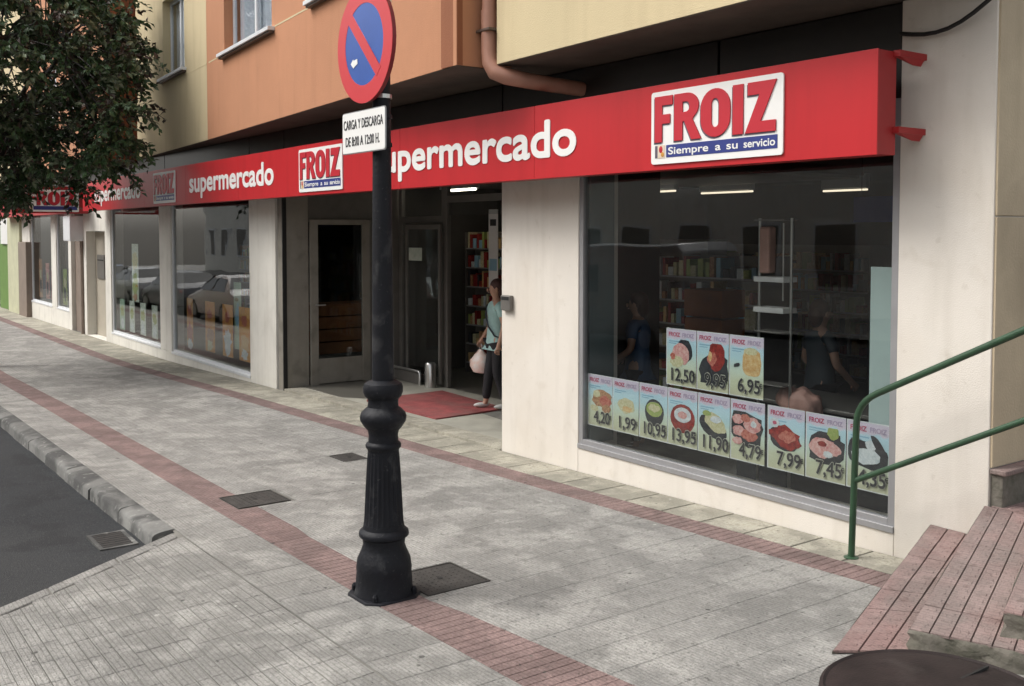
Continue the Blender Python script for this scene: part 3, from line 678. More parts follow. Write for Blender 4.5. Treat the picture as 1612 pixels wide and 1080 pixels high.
def logo(parent, X, w_, h_, detail=True):
    pl = shape_mesh('logo_panel', [rrect(0, w_, 0, h_, .025)], 'sign_white', parent, .012, X)
    for ch in 'FROIZ':
        a, b = BOX[ch]; z0, z1 = .30 * h_, .93 * h_
        for dx, dz, m_, d_, nm in ((-.012, -.012, 'shade_grey', .003, 'letter_shadow'), (0, 0, 'logo_red', .009, 'letter')):
            polys = [[((a + (b - a) * u) * w_ + dx, z0 + (z1 - z0) * v + dz) for u, v in p] for p in LET[ch]]
            shape_mesh(nm, polys, m_, pl, d_, X @ T((0, -.0125, 0)))
    shape_mesh('slogan_strip', [[(.13 * w_, .085 * h_), (.965 * w_, .085 * h_), (.965 * w_, .255 * h_), (.13 * w_, .255 * h_)]], 'logo_blue', pl, .002, X @ T((0, -.0125, 0)))
    e = MB(); e.box(.035 * w_, .055 * w_, -.015, -.0125, .085 * h_, .255 * h_, 0).box(.06 * w_, .12 * w_, -.015, -.0125, .08 * h_, .26 * h_, 1)
    e.ell((.085 * w_, -.015, .20 * h_), (.016 * w_, .003, .05 * h_), 10, 6, 2).ell((.10 * w_, -.0155, .13 * h_), (.014 * w_, .003, .035 * h_), 10, 6, 3)
    e.build('emblem', ['shade_grey', 'emblem_cream', 'logo_red', 'emblem_ochre'], pl, xf=X)
    if detail: 
        for wd_, u0, u1 in (('Siempre', .15, .47), ('a', .525, .565), ('su', .61, .69), ('servicio', .735, .95)):
            text_mesh('slogan_word', wd_, .078 * h_ / .565, 'sign_white', pl, .02, .001, fit=(u1 - u0) * w_, xf=X @ T((u0 * w_, -.0150, .125 * h_)))
M['emblem_cream'] = mat('emblem_cream', (.75, .62, .48), rough=.5); M['emblem_ochre'] = mat('emblem_ochre', (.6, .3, .05), rough=.5)
for x_ in (-5.84, -12.62, -19.25): logo(fs_, T((x_, SY - .001, 2.836)), 1.30, .565)
for x_, w_ in ((-10.50, 3.70), (-17.17, 3.65), (-23.75, 3.6)):
    text_mesh('lettering', 'supermercado', .46, 'sign_white', fs_, .03, .005, fit=w_, xf=T((x_, SY - .001, 2.99)))
# projecting sign at the far end
ps = thing('projecting_sign', 'red logo sign sticking out from the wall at the far end, half behind leaves', 'sign', (-26.3, -.9, 2.8))
MB().box(-26.4, -26.2, -1.75, -.05, 2.76, 3.42).build('housing', 'red_dark', ps, .01)
logo(ps, Matrix(((0, -1, 0, -26.199), (1, 0, 0, -1.45), (0, 0, 1, 2.80), (0, 0, 0, 1))) , 1.18, .53, False)
f2 = thing('side_fascia_sign', 'red fascia sign over the two narrow far windows beyond the projecting sign', 'sign', (-31, -.3, 2.8))
MB().box(-36.8, -26.45, -.40, -.12, 2.78, 3.44).build('panel', 'red_sign', f2, .006)
text_mesh('lettering', 'supermercado', .38, 'sign_white', f2, .022, .004, fit=3.4, xf=T((-34, -.401, 2.98)))

# ------------------------------------------------------------------ window posters
def simple(name, c, **k):
    M[name] = mat(name, c, rough=k.pop('rough', .55), **k)
for nm, c, c2, sc in (('meat_red', (.34, .03, .025), (.66, .28, .20), 45), ('meat_pink', (.55, .16, .17), (.78, .56, .50), 40), ('tray_black', (.02, .022, .03), (.04, .045, .05), 30),
                      ('cheese', (.55, .28, .08), (.75, .60, .32), 40), ('cream_food', (.76, .70, .5), (.42, .42, .20), 45), ('leaf_food', (.25, .36, .08), (.4, .45, .15), 50),
                      ('deep_red', (.42, .04, .03), (.12, .01, .01), 40), ('food_brown', (.22, .07, .03), (.62, .38, .2), 45), ('food_white', (.80, .83, .83), (.45, .52, .56), 35), ('print_black', (.03, .03, .035), (.05, .05, .05), 20), ('print_red', (.55, .10, .14), (.5, .1, .2), 20), ('print_violet', (.42, .35, .52), (.5, .4, .5), 20), ('print_blue', (.25, .45, .60), (.3, .5, .6), 20)):
    simple(nm, c, color2=c2, scale=sc)
def poster_mat():
    m = bpy.data.materials.new('poster_paper'); m.use_nodes = True; t = m.node_tree; n = t.nodes; l = t.links; b = n['Principled BSDF']; b.inputs['Roughness'].default_value = .45
    tc = n.new('ShaderNodeTexCoord'); sp = n.new('ShaderNodeSeparateXYZ'); l.new(tc.outputs['Object'], sp.inputs[0])
    no = n.new('ShaderNodeTexNoise'); no.inputs['Scale'].default_value = 14; l.new(tc.outputs['Object'], no.inputs['Vector'])
    ad = n.new('ShaderNodeMath'); ad.operation = 'MULTIPLY_ADD'; ad.inputs[1].default_value = .07; l.new(no.outputs['Fac'], ad.inputs[0]); l.new(sp.outputs['Z'], ad.inputs[2])
    mr = n.new('ShaderNodeMapRange'); mr.inputs['From Min'].default_value = .03; mr.inputs['From Max'].default_value = .53; l.new(ad.outputs[0], mr.inputs['Value'])
    cr = n.new('ShaderNodeValToRGB'); e = cr.color_ramp.elements
    e[0].position = 0; e[0].color = (.56, .55, .38, 1); e[1].position = 1; e[1].color = (.66, .60, .72, 1)
    for p, c in ((.25, (.60, .64, .46)), (.45, (.60, .72, .62)), (.62, (.48, .70, .76)), (.80, (.50, .70, .80)), (.83, (.68, .60, .70))):
        x = e.new(p); x.color = (*c, 1)
    l.new(mr.outputs[0], cr.inputs[0]); l.new(cr.outputs[0], b.inputs['Base Color'])
    return m
M['poster'] = poster_mat(); simple('price_cream', (.60, .60, .50)); simple('poster_edge', (.78, .80, .80))
def blob(cx, cz, rx, rz, seed, n=18, rough=.12, sq=0, rot=0):
    r_ = random.Random(seed); pts = []
    for i in range(n):
        a = 2 * math.pi * i / n; k = 1 + r_.uniform(-rough, rough)
        c, s = math.cos(a), math.sin(a)
        if sq: c = math.copysign(abs(c) ** (1 - sq), c); s = math.copysign(abs(s) ** (1 - sq), s)
        x, z = rx * k * c, rz * k * s; cr, sr = math.cos(R(rot)), math.sin(R(rot)); pts.append((cx + x * cr - z * sr, cz + x * sr + z * cr))
    return pts
PW, PH = .352, .488
pme = MB().box(0, PW - .004, 0, .003, 0, PH).build('paper', ['poster']); pmesh = pme.data; bpy.data.objects.remove(pme)
eme = MB().box(-.001, .008, -.0008, .0002, 0, PH).box(.008, PW - .004, -.0008, .0002, 0, .007).box(.008, PW - .004, -.0008, .0002, PH - .007, PH).build('border', ['poster_edge']); emesh = eme.data; bpy.data.objects.remove(eme)
posters = [
 (-7.262, .480, '4,20', 'poster of roast meat priced 4,20, leftmost in the lower row', [('food_brown', blob(.2, .27, .14, .085, 1)), ('meat_red', blob(.25, .25, .08, .05, 2)), ('cream_food', blob(.13, .31, .05, .035, 3)), ('cream_food', blob(.10, .17, .06, .03, 4)), ('food_brown', blob(.27, .18, .06, .04, 5))]),
 (-6.908, .480, '1,99', 'pale yellow poster priced 1,99, second from the left in the lower row', [('cream_food', blob(.18, .25, .11, .07, 11)), ('cheese', blob(.20, .22, .06, .03, 12, rough=.3))]),
 (-6.550, .480, '10,95', 'poster of a round dark green tub priced 10,95 in the lower row', [('tray_black', blob(.19, .24, .12, .12, 21, rough=.02)), ('leaf_food', blob(.19, .27, .10, .065, 22, rough=.03)), ('cream_food', blob(.18, .28, .07, .035, 23, rough=.25))]),
 (-6.196, .480, '13,95', 'poster of a round red tin with white top priced 13,95', [('deep_red', blob(.18, .24, .145, .125, 31, rough=.02)), ('food_white', blob(.18, .27, .10, .065, 32, rough=.02)), ('meat_pink', blob(.18, .27, .055, .03, 33, rough=.1))]),
 (-5.839, .480, '11,90', 'poster of pale cream food on a black plate priced 11,90', [('tray_black', blob(.17, .22, .16, .085, 41, rough=.05, rot=-22)), ('cream_food', blob(.19, .26, .13, .07, 42, rot=-22)), ('leaf_food', blob(.10, .33, .05, .022, 43)), ('food_white', blob(.20, .29, .06, .03, 44))]),
 (-5.482, .480, '4,79', 'poster of pink and red sausages on a black tray priced 4,79', [('tray_black', blob(.17, .27, .16, .13, 51, sq=.4, rot=-18)), ('meat_pink', blob(.08, .33, .06, .04, 52)), ('meat_pink', blob(.09, .24, .065, .04, 53)), ('meat_red', blob(.2, .22, .08, .05, 54)), ('meat_pink', blob(.23, .30, .085, .06, 55)), ('food_white', blob(.24, .31, .03, .025, 56)), ('meat_red', blob(.16, .35, .05, .03, 57)), ('meat_pink', blob(.08, .16, .05, .03, 58))]),
 (-5.104, .480, '7,99', 'poster of a heap of dark red meat priced 7,99', [('tray_black', blob(.16, .25, .15, .09, 61, rot=-14)), ('deep_red', blob(.17, .26, .14, .085, 62, rough=.18, rot=-14)), ('meat_red', blob(.19, .27, .08, .045, 63, rough=.2)), ('food_white', blob(.07, .36, .045, .035, 64)), ('print_red', blob(.07, .36, .02, .015, 65))]),
 (-4.744, .480, '7,45', 'poster of sliced ham with pale green garnish priced 7,45', [('tray_black', blob(.18, .24, .165, .11, 71, sq=.4)), ('meat_pink', blob(.15, .24, .11, .075, 72, rough=.15)), ('leaf_food', blob(.24, .37, .05, .06, 73)), ('meat_pink', blob(.24, .24, .07, .05, 74)), ('deep_red', blob(.15, .27, .04, .02, 75)), ('food_white', blob(.2, .2, .04, .025, 76))]),
 (-4.386, .480, '4,35', 'poster of pale fish on a black tray behind the green rail, lower row', [('tray_black', blob(.17, .25, .165, .10, 81, sq=.4, rot=-12)), ('food_white', blob(.16, .24, .12, .055, 82)), ('food_white', blob(.2, .33, .05, .035, 83)), ('tray_black', blob(.26, .33, .028, .10, 84, rough=.05, rot=38))]),
 (-6.214, .994, '12,50', 'poster of pale pink ham priced 12,50, left of the upper three', [('tray_black', blob(.22, .31, .085, .10, 91, rough=.05, rot=20)), ('meat_pink', blob(.17, .27, .10, .09, 92)), ('cream_food', blob(.12, .21, .08, .05, 93)), ('meat_red', blob(.08, .25, .03, .03, 94))]),
 (-5.857, .994, '9,95', 'poster of dark red sausage priced 9,95, middle of the upper three', [('tray_black', blob(.19, .17, .16, .13, 101, sq=.3)), ('deep_red', blob(.22, .30, .09, .13, 102, rough=.06)), ('meat_red', blob(.17, .27, .05, .06, 103)), ('cheese', blob(.15, .29, .02, .04, 104))]),
 (-5.500, .994, '6,95', 'poster of yellow cheese priced 6,95, right of the upper three', [('cheese', blob(.23, .28, .095, .11, 111, sq=.3, rough=.05)), ('cream_food', blob(.22, .37, .07, .03, 112)), ('cheese', blob(.23, .24, .07, .03, 113)), ('print_black', blob(.08, .25, .035, .015, 114, rot=20))]),
]
for i, (x_, z_, price, lab, shp) in enumerate(posters):
    t = thing('price_poster', lab, 'poster', (x_, .068, z_), group='food price posters in the big window')
    o = bpy.data.objects.new('paper', pmesh); COL.objects.link(o); o.parent = t
    o = bpy.data.objects.new('border', emesh); COL.objects.link(o); o.parent = t
    for j, (m_, pts) in enumerate(shp):
        pts = [(min(PW - .006, max(.01, a)), min(PH - .09, max(.01, b))) for a, b in pts]
        oo_ = shape_mesh('picture', [pts], m_, None, .0008); oo_.location = (0, -.0002 - .0009 * j, 0); oo_.parent = t
    for s_, x0, w_, m_ in (('FROIZ', .03, .13, 'print_red'), ('FROIZ', .19, .13, 'print_violet')):
        o = text_mesh('header', s_, .050, m_, None, .03, .0006, fit=w_, xf=T((x0, -.0005, PH - .068))); o.parent = t
    o = MB().box(.03, .18, -.001, -.0002, PH - .115, PH - .105).box(.03, .12, -.001, -.0002, PH - .132, PH - .124).build('small_print', 'print_blue'); o.parent = t
    wp = .27 if len(price) > 4 else .22
    text_mesh('price_outline', price, .15, 'price_cream', None, .045, .0002, fit=wp, xf=T((.07 if len(price) > 4 else .10, -.0068, .045))).parent = t
    o = text_mesh('price', price, .15, 'print_black', None, .015, .0012, fit=wp, xf=T((.07 if len(price) > 4 else .10, -.0085, .045))); o.parent = t
    o = text_mesh('currency', '€', .05, 'print_black', None, .02, .0012, fit=.03, xf=T((.315, -.0085, .09))); o.parent = t

# narrow posters in the left windows
def strip_poster(x_, w_, z0, z1, base, blobs, lab, y=.098, grp='narrow posters in the left windows'):
    t = thing('window_poster', lab, 'poster', (x_, y, z0), group=grp)
    MB().box(x_, x_ + w_, y, y + .004, z0, z1).build('paper', base, t)
    for j, (m_, u, v, a, b) in enumerate(blobs):
        shape_mesh('picture', [blob(0, 0, a, b, hash((x_, u, v)) % 999, rough=.25)], m_, t, .001, T((x_ + u * w_, y - .0005 - .0011 * j, z0 + v * (z1 - z0))))
simple('paper_white', (.70, .74, .68), color2=(.45, .55, .45), scale=9); simple('paper_ochre', (.72, .42, .10), color2=(.60, .22, .06), scale=7); simple('paper_green', (.40, .56, .42))
strip_poster(-22.95, .50, .78, 2.05, 'paper_white', [('leaf_food', .5, .3, .2, .25), ('food_brown', .5, .08, .18, .08), ('cream_food', .5, .7, .2, .2)], 'tall white poster strip hanging in the window between two white posts')
for k_, (x_, cl) in enumerate(((-24.0, 'paper_green'), (-23.2, 'paper_white'), (-22.35, 'paper_white'), (-21.5, 'paper_white'))):
    strip_poster(x_, .40, .08, .78, cl, [('leaf_food', .5, .6, .14, .12), ('food_white', .5, .2, .15, .1)], ['leftmost', 'second', 'third', 'rightmost'][k_] + ' of the four low pale poster strips left of the white post')
for k_, (x_, cl, bl) in enumerate(((-19.2, 'paper_ochre', 'meat_red'), (-18.15, 'paper_ochre', 'food_brown'), (-17.25, 'paper_ochre', 'food_white'), (-16.45, 'paper_ochre', 'cheese'))):
    strip_poster(x_, .50 if k_ else .35, .14, 1.05, cl, [(bl, .5, .3, .18, .18), ('food_white' if k_ != 1 else 'cream_food', .5, .12 if k_ else .05, .14, .1), ('meat_red', .5, .75, .12, .1)],
                 ['narrow ochre poster with red food, leftmost in the window next to the entrance pillar', 'ochre food poster with brown meat, second in the window next to the entrance pillar', 'ochre poster with a white dish, third in the window next to the entrance pillar', 'ochre poster with cheese, nearest to the entrance pillar'][k_])
strip_poster(-16.8, .35, .3, 1.45, 'paper_green', [('print_blue', .5, .5, .12, .2)], 'pale green narrow banner between the two right ochre posters', y=.14)
for k_, (x_, a, b, m_) in enumerate(((-33.2, .35, 1.5, 'food_brown'), (-32.2, .35, 1.4, 'meat_pink'), (-31.5, .35, 1.2, 'deep_red'), (-29.9, .3, 1.3, 'leaf_food'))):
    strip_poster(x_, .5, a, b, m_, [('cream_food', .5, .6, .15, .15), ('tray_black', .5, .3, .15, .2)], ['brown', 'pink', 'dark red', 'green'][k_] + ' picture poster in the far narrow window beyond the projecting sign', grp='posters in the far narrow windows')

# ------------------------------------------------------------------ lamp post
lp = thing('lamp_post', 'black cast iron lamp post with fluted base standing on the outer red band', 'lamp post', (-5.42, -3.12, G(-5.42)))
cx, cy = -5.42, -3.12
b = MB(); b.lathe([(.185, -.02), (.185, .03), (.178, .05), (.170, .17), (.172, .19), (.165, .24), (.142, .29), (.128, .33), (.133, .37), (.153, .385), (.155, .40), (.150, .415), (.130, .43), (.125, .46)], (cx, cy, .055), 20); b.build('base', 'lamp', lp, smooth=35)
b = MB(); b.prism([(cx + .225 * math.cos(R(45 + 90 * k + o_)), cy + .225 * math.sin(R(45 + 90 * k + o_))) for k in range(4) for o_ in (-14, 14)], .02, .085); b.build('foot_plate', 'lamp', lp, .01)
for k in range(4):
    a = R(45 + 90 * k); MB().lathe([(.018, 0), (.018, .03), (.008, .045), (.001, .045)], (cx + .19 * math.cos(a), cy + .19 * math.sin(a), .084), 6).build('anchor_bolt', 'lamp', lp)
b = MB(); b.lathe([(.122, .515), (.119, .56), (.112, .70), (.105, .83), (.099, .92), (.096, .955)], (cx, cy, 0), 48, flute=(.55, .93, .07)); b.build('fluted_column', 'lamp', lp, smooth=28)
b = MB(); b.lathe([(.094, .95), (.096, .972), (.108, .985), (.11, 1.0), (.104, 1.012), (.092, 1.02), (.090, 1.06), (.096, 1.09), (.118, 1.115), (.140, 1.15), (.143, 1.175), (.135, 1.20), (.112, 1.222), (.096, 1.235), (.092, 1.262), (.096, 1.285), (.112, 1.30), (.121, 1.325), (.122, 1.355), (.114, 1.378), (.09, 1.392), (.072, 1.40)], (cx, cy, 0), 28); b.build('collar', 'lamp', lp, smooth=35)
b = MB(); b.lathe([(.068, 1.39), (.066, 1.6), (.061, 2.2), (.056, 2.8), (.052, 3.9), (.05, 4.4)], (cx, cy, 0), 16); b.build('shaft', 'lamp', lp, smooth=45)
b = MB(); b.lathe([(.05, 4.4), (.09, 4.43), (.09, 4.48), (.05, 4.5), (.16, 4.62), (.17, 4.64), (.15, 4.65)], (cx, cy, 0), 16); b.build('lantern_holder', 'lamp', lp, smooth=35)
b = MB(); b.lathe([(.14, 4.65), (.21, 5.05), (.21, 5.06)], (cx, cy, 0), 6); b.build('lantern_glass', 'glass', lp)
b = MB(); b.lathe([(.23, 5.06), (.20, 5.12), (.08, 5.25), (.03, 5.28), (.02, 5.36), (.001, 5.38)], (cx, cy, 0), 6); b.build('lantern_roof', 'lamp', lp)
for z_ in (2.83, 3.0, 3.12, 3.7):
    MB().lathe([(.057, -.012), (.064, -.012), (.064, .012), (.057, .012)], (cx, cy, z_), 16).build('clamp_band', 'steel' if z_ > 3 else 'lamp', lp)

# no parking sign
simple('sign_red', (.58, .04, .05), rough=.35, var=.02); simple('sign_blue', (.035, .10, .38), rough=.3, var=.06, scale=4); simple('sign_grey', (.30, .31, .32), rough=.45, metal=.6)
simple('sign_edge_red', (.22, .015, .02), rough=.5)
np_ = thing('no_parking_sign', 'round blue no parking sign with red rim and diagonal bar on the lamp post', 'road sign', (-5.46, -3.2, 3.42))
sx, sz, sr, sy = -5.462, 3.432, .352, -3.215
def disc(r, y0, y1, m_, name, par):
    n = 48; mb = MB(); vs = [(sx + r * math.cos(2 * math.pi * k / n), yy, sz + r * math.sin(2 * math.pi * k / n)) for yy in (y0, y1) for k in range(n)]
    mb.add(vs, [tuple(range(n)), tuple(range(n, 2 * n))[::-1]] + [(k, k + n, (k + 1) % n + n, (k + 1) % n) for k in range(n)]); return mb.build(name, m_, par)
disc(sr - .003, sy + .004, sy + .028, 'sign_edge_red', 'rim_fold', np_)
disc(sr - .045, sy + .029, sy + .033, 'sign_grey', 'back_plate', np_)
rimp = [(sx + sr * math.cos(2 * math.pi * k / 64), sz + sr * math.sin(2 * math.pi * k / 64)) for k in range(64)]
shape_mesh('rim', [rimp, [(sx + .245 * math.cos(2 * math.pi * k / 64), sz + .245 * math.sin(2 * math.pi * k / 64)) for k in range(64)]], 'sign_red', np_, .004, T((0, sy + .003, 0)))
disc(.2465, sy + .0005, sy + .0035, 'sign_blue', 'blue_face', np_)
a = R(135); dx, dz = math.cos(a), math.sin(a); px_, pz_ = -dz, dx; L = .262; hw = .036
shape_mesh('diagonal_bar', [[(sx + dx * L + px_ * hw, sz + dz * L + pz_ * hw), (sx + dx * L - px_ * hw, sz + dz * L - pz_ * hw), (sx - dx * L - px_ * hw, sz - dz * L - pz_ * hw), (sx - dx * L + px_ * hw, sz - dz * L + pz_ * hw)]], 'sign_red', np_, .003, T((0, sy + .0005, 0)))
ax, az_ = sx - .125, sz - .10
shape_mesh('sticker', [[(ax - .045, az_ + .002), (ax - .015, az_ + .026), (ax - .008, az_ + .018), (ax + .04, az_ + .024), (ax + .045, az_ - .006), (ax + .01, az_ - .018), (ax - .012, az_ - .028)]], 'sign_white', np_, .001, T((0, sy - .0015, 0)))
MB().box(sx - .03, cx + .06, sy + .034, cy - .05, sz - .02, sz + .02).build('bracket', 'sign_grey', np_)
# supplementary plate
pp = thing('loading_zone_plate', 'small white plate about loading hours, under the round sign on the lamp post', 'sign plate', (-5.49, -3.2, 2.9))
X = T((-5.772, -3.205, 2.785))
shape_mesh('plate', [rrect(0, .562, 0, .258, .02)], 'sign_grey', pp, .006, X @ T((0, .004, 0)))
shape_mesh('face', [rrect(.006, .556, .006, .252, .016)], 'sign_white', pp, .002, X @ T((0, -.002, 0)))
text_mesh('text_line', 'CARGA Y DESCARGA', .082, 'print_black', pp, .012, .001, fit=.51, xf=X @ T((.024, -.0042, .152)))
text_mesh('text_line', 'DE 8:00 A 12:00 H.', .082, 'print_black', pp, .012, .001, fit=.44, xf=X @ T((.05, -.0042, .048)))
MB().box(-5.45, -5.36, -3.199, -3.17, 2.87, 2.91).build('bracket', 'sign_grey', pp)

# ------------------------------------------------------------------ steps
st = thing('stone_steps', 'pink tiled steps climbing beside the corner pillar at the right', 'steps', (-2.8, -1, .1))
def bil(q, u, v):
    a = Vector(q[0]).lerp(Vector(q[1]), u); b_ = Vector(q[3]).lerp(Vector(q[2]), u); return a.lerp(b_, v)
stepP = Pieces('step_tile', 'step_tile', 'step_tile', 150, st)
def tread(q, nu, nv, edge=True):
    """q: nose wall, nose outer, back outer, back wall (x,y,z); u along the nose, v across"""
    for i in range(nu):
        for j in range(nv):
            c = [bil(q, i / nu, j / nv), bil(q, (i + 1) / nu, j / nv), bil(q, (i + 1) / nu, (j + 1) / nv), bil(q, i / nu, (j + 1) / nv)]
            ribs = 2; vs = []; fs = []; dz = random.uniform(-.002, .002)
            for k in range(ribs):
                v0, v1 = k / ribs + .009, (k + 1) / ribs - .009; o = len(vs)
                for (u, v, t) in [(.005, v0, 0), (.995, v0, 0), (.995, v1, 0), (.005, v1, 0), (.008, v0 + .012, 1), (.992, v0 + .012, 1), (.992, v1 - .012, 1), (.008, v1 - .012, 1)]:
                    p = bil(c, u, v); vs.append((p.x, p.y, p.z + dz - (0 if t else .012)))
                fs += [(o + 4, o + 5, o + 6, o + 7)] + [(o + i2, o + (i2 + 1) % 4, o + 4 + (i2 + 1) % 4, o + 4 + i2) for i2 in range(4)]
            # cross ridges give the dashed relief
            for k in range(3):
                for kk in range(ribs):
                    u0 = .08 + .30 * k; v0, v1 = kk / ribs + .1, (kk + 1) / ribs - .1; o = len(vs)
                    for (u, v, t) in [(u0, v0, 0), (u0 + .12, v0, 0), (u0 + .12, v1, 0), (u0, v1, 0), (u0 + .03, v0 + .02, 1), (u0 + .09, v0 + .02, 1), (u0 + .09, v1 - .02, 1), (u0 + .03, v1 - .02, 1)]:
                        p = bil(c, u, v); vs.append((p.x, p.y, p.z + dz + (.003 if t else -.002)))
                    fs += [(o + 4, o + 5, o + 6, o + 7)] + [(o + i2, o + (i2 + 1) % 4, o + 4 + (i2 + 1) % 4, o + 4 + i2) for i2 in range(4)]
            if (vs[0][0] - vs[1][0], 0): stepP.add(vs, fs)
    # rough stone body below
    n = 9; mb = MB(); m_ = 9
    top = [[bil(q, i / n, j / m_) for j in range(m_ + 1)] for i in range(n + 1)]
    ring = [top[i][0] for i in range(n + 1)] + [top[n][j] for j in range(1, m_ + 1)] + [top[i][m_] for i in range(n - 1, -1, -1)] + [top[0][j] for j in range(m_ - 1, 0, -1)]
    N = len(ring); vs = []
    cen = bil(q, .5, .5)
    for lv, (dz, outw) in enumerate(((-.006, .004), (-.02, .014), (-.05, .018), (-.08, .022), (-.12, .016), (-.75, .0))):
        for p in ring:
            d = (p - cen); d.z = 0; d.normalize(); k = outw * random.uniform(-1.2, 1.2) if lv < 5 else 0
            yy = min(p.y + d.y * k, q[0][1] if q[0][1] > -.1 else 99); vs.append((p.x + d.x * k, yy, p.z + dz))
    fs = [tuple(range(N))] + [(lv * N + i, lv * N + (i + 1) % N, (lv + 1) * N + (i + 1) % N, (lv + 1) * N + i) for lv in range(5) for i in range(N)]
    mb.add(vs, fs[1:], 0)
    gv = [tuple(top[i][j] - Vector((0, 0, .014))) for i in range(n + 1) for j in range(m_ + 1)]; W1 = m_ + 1
    mb.add(gv, [(i * W1 + j, (i + 1) * W1 + j, (i + 1) * W1 + j + 1, i * W1 + j + 1) for i in range(n) for j in range(m_)], 1); mb.build('step_stone', ['rough_stone', 'groove_dark'], st, smooth=70)
tread([(-3.685, -.005, .385), (-3.174, -1.722, .138), (-2.85, -1.28, .138), (-3.19, -.005, .385)], 7, 2)
tread([(-3.322, -.005, .59), (-2.95, -1.389, .25), (-2.40, -1.18, .25), (-2.78, -.005, .59)], 6, 3)
tread([(-3.285, .004, .592), (-2.60, .004, .592), (-2.60, 1.2, .592), (-3.285, 1.2, .592)], 3, 4)
tread([(-2.90, -.005, .775), (-2.585, -1.149, .40), (-1.9, -.95, .40), (-2.2, -.005, .775)], 5, 4)
tread([(-2.30, -.005, .95), (-2.0, -1.05, .62), (-.7, -.8, .62), (-.9, -.005, .95)], 5, 5)
stepP.flush()
# handrail
rl = thing('handrail', 'green painted tubular handrail beside the steps in front of the corner pillar', 'handrail', (-4.10, -.26, G(-4.1)))
ry = -.26
def arcp(p0, p1, p2, n=6):
    p0, p1, p2 = map(Vector, (p0, p1, p2)); return [tuple((1 - t) ** 2 * p0 + 2 * t * (1 - t) * p1 + t * t * p2) for t in [i / n for i in range(n + 1)]]
slope = (1.734 - 1.226) / (3.952 - 2.966)
top = arcp((-4.078, ry, 1.02), (-4.07, ry, 1.165), (-3.92, ry, 1.165 + .15 * slope + .0))
MB().tube([(-4.104, ry, .08)] + top + [(-1.6, ry, 1.243 + (3.92 - 1.6) * slope)], .0225, 12).build('top_rail', 'rail', rl, smooth=60)
MB().tube([(-4.088, ry, .626), (-4.02, ry, .66), (-1.6, ry, .66 + 2.42 * slope)], .0195, 12).build('lower_rail', 'rail', rl, smooth=60)
MB().tube([(-1.62, ry, .7), (-1.62, ry, 2.43)], .0225, 12).build('post', 'rail', rl, smooth=60)
MB().lathe([(.05, 0), (.05, .006), (.024, .012), (.024, .02)], (-4.104, ry, G(-4.1)), 14).build('foot_flange', 'rail', rl, smooth=40)

# dark brown round bin near the camera
bn = thing('round_bin', 'dark brown round drum with a slightly domed lid in the near right corner', 'bin', (-2.0, -2.75, .1))
MB().lathe([(.36, .12), (.38, .16), (.395, .50), (.40, .53)], (-1.98, -2.72, .045), 48).build('drum', 'brown_pot', bn, smooth=40)
MB().lathe([(.415, .525), (.422, .55), (.418, .575), (.405, .585), (.395, .578), (.32, .598), (.18, .612), (.001, .616)], (-1.98, -2.72, .045), 48).build('lid', 'brown_pot', bn, smooth=40)
MB().box(-1.985, -1.975, -3.05, -2.40, .648, .658).build('lid_seam', 'black', bn)

# ------------------------------------------------------------------ entrance things
mt = MB().prism([(-12.45, .42), (-10.60, .42), (-10.78, 1.62), (-12.60, 1.75)], [-.07] * 4, [-.022, -.012, -.026, -.038]); mt = mt.build('door_mat', 'mat_red', None, .003)
tag(mt, 'worn red mat lying on the floor of the supermarket entrance', 'mat')
bo = thing('entrance_bollard', 'short brushed steel bollard standing beside the sliding door', 'bollard', (-13.02, 1.8, -.05))
MB().lathe([(.085, -.06), (.085, .30), (.07, .325), (.001, .33)], (-13.02, 1.80, 0), 20).build('post', 'steel', bo, smooth=40)
gr = thing('door_guard_rail', 'low metal guard rail in front of the glass beside the entrance bollard', 'guard rail', (-13.9, 1.8, 0))
MB().tube([(-14.25, 1.8, .15), (-13.36, 1.8, .15), (-13.34, 1.8, .13), (-13.34, 1.8, -.06)], .022, 10).build('bar', 'steel', gr, smooth=50)
MB().box(-14.25, -13.36, 1.81, 1.825, -.05, .12).build('kick_panel', 'alu_dark', gr)
MB().tube([(-14.22, 1.8, -.06), (-14.22, 1.8, .15)], .02, 8).build('leg', 'steel', gr, smooth=50)

# ------------------------------------------------------------------ interior things
def shelf_unit(x0, x1, y0, y1, h, lab, seed, cols):
    t = thing('shelf_unit', lab, 'shelf', ((x0 + x1) / 2, (y0 + y1) / 2, -.06), group='supermarket shelves inside')
    r_ = random.Random(seed); mb = MB(); mb.box(x0, x0 + .03, y0, y1, -.06, h).box(x1 - .03, x1, y0, y1, -.06, h).box(x0 + .03, x1 - .03, (y0 + y1) / 2 - .01, (y0 + y1) / 2 + .01, 0, h); mb.build('frame', 'alu_dark', t)
    g = MB(); z_ = .1
    while z_ < h - .2:
        MB().box(x0 + .031, x1 - .031, y0, y1, z_, z_ + .02).build('shelf', 'alu', t)
        x = x0 + .05
        while x < x1 - .15:
            w_ = r_.uniform(.04, .10); hh = r_.uniform(.08, .27); g.box(x, x + w_, y0 + .03, y1 - .03, z_ + .021, z_ + .021 + hh, r_.randrange(len(cols))); x += w_ + r_.choice((.008, .008, .04))
        z_ += .32
    o = g.build('goods', cols, t); o['kind'] = 'stuff'
cols = ['food_brown', 'deep_red', 'cheese', 'print_blue', 'food_white', 'leaf_food', 'cream_food', 'tray_black']
shelf_unit(-13.0, -8.2, 3.6, 4.2, 2.0, 'long shelf of groceries seen through the big window behind the left half', 3, cols)
shelf_unit(-13.5, -9.0, 7.0, 7.6, 2.1, 'shelf of groceries deep in the shop behind the first row', 4, cols)
shelf_unit(-7.6, -4.2, 5.2, 5.8, 1.9, 'shelf of groceries straight behind the big window', 5, cols)
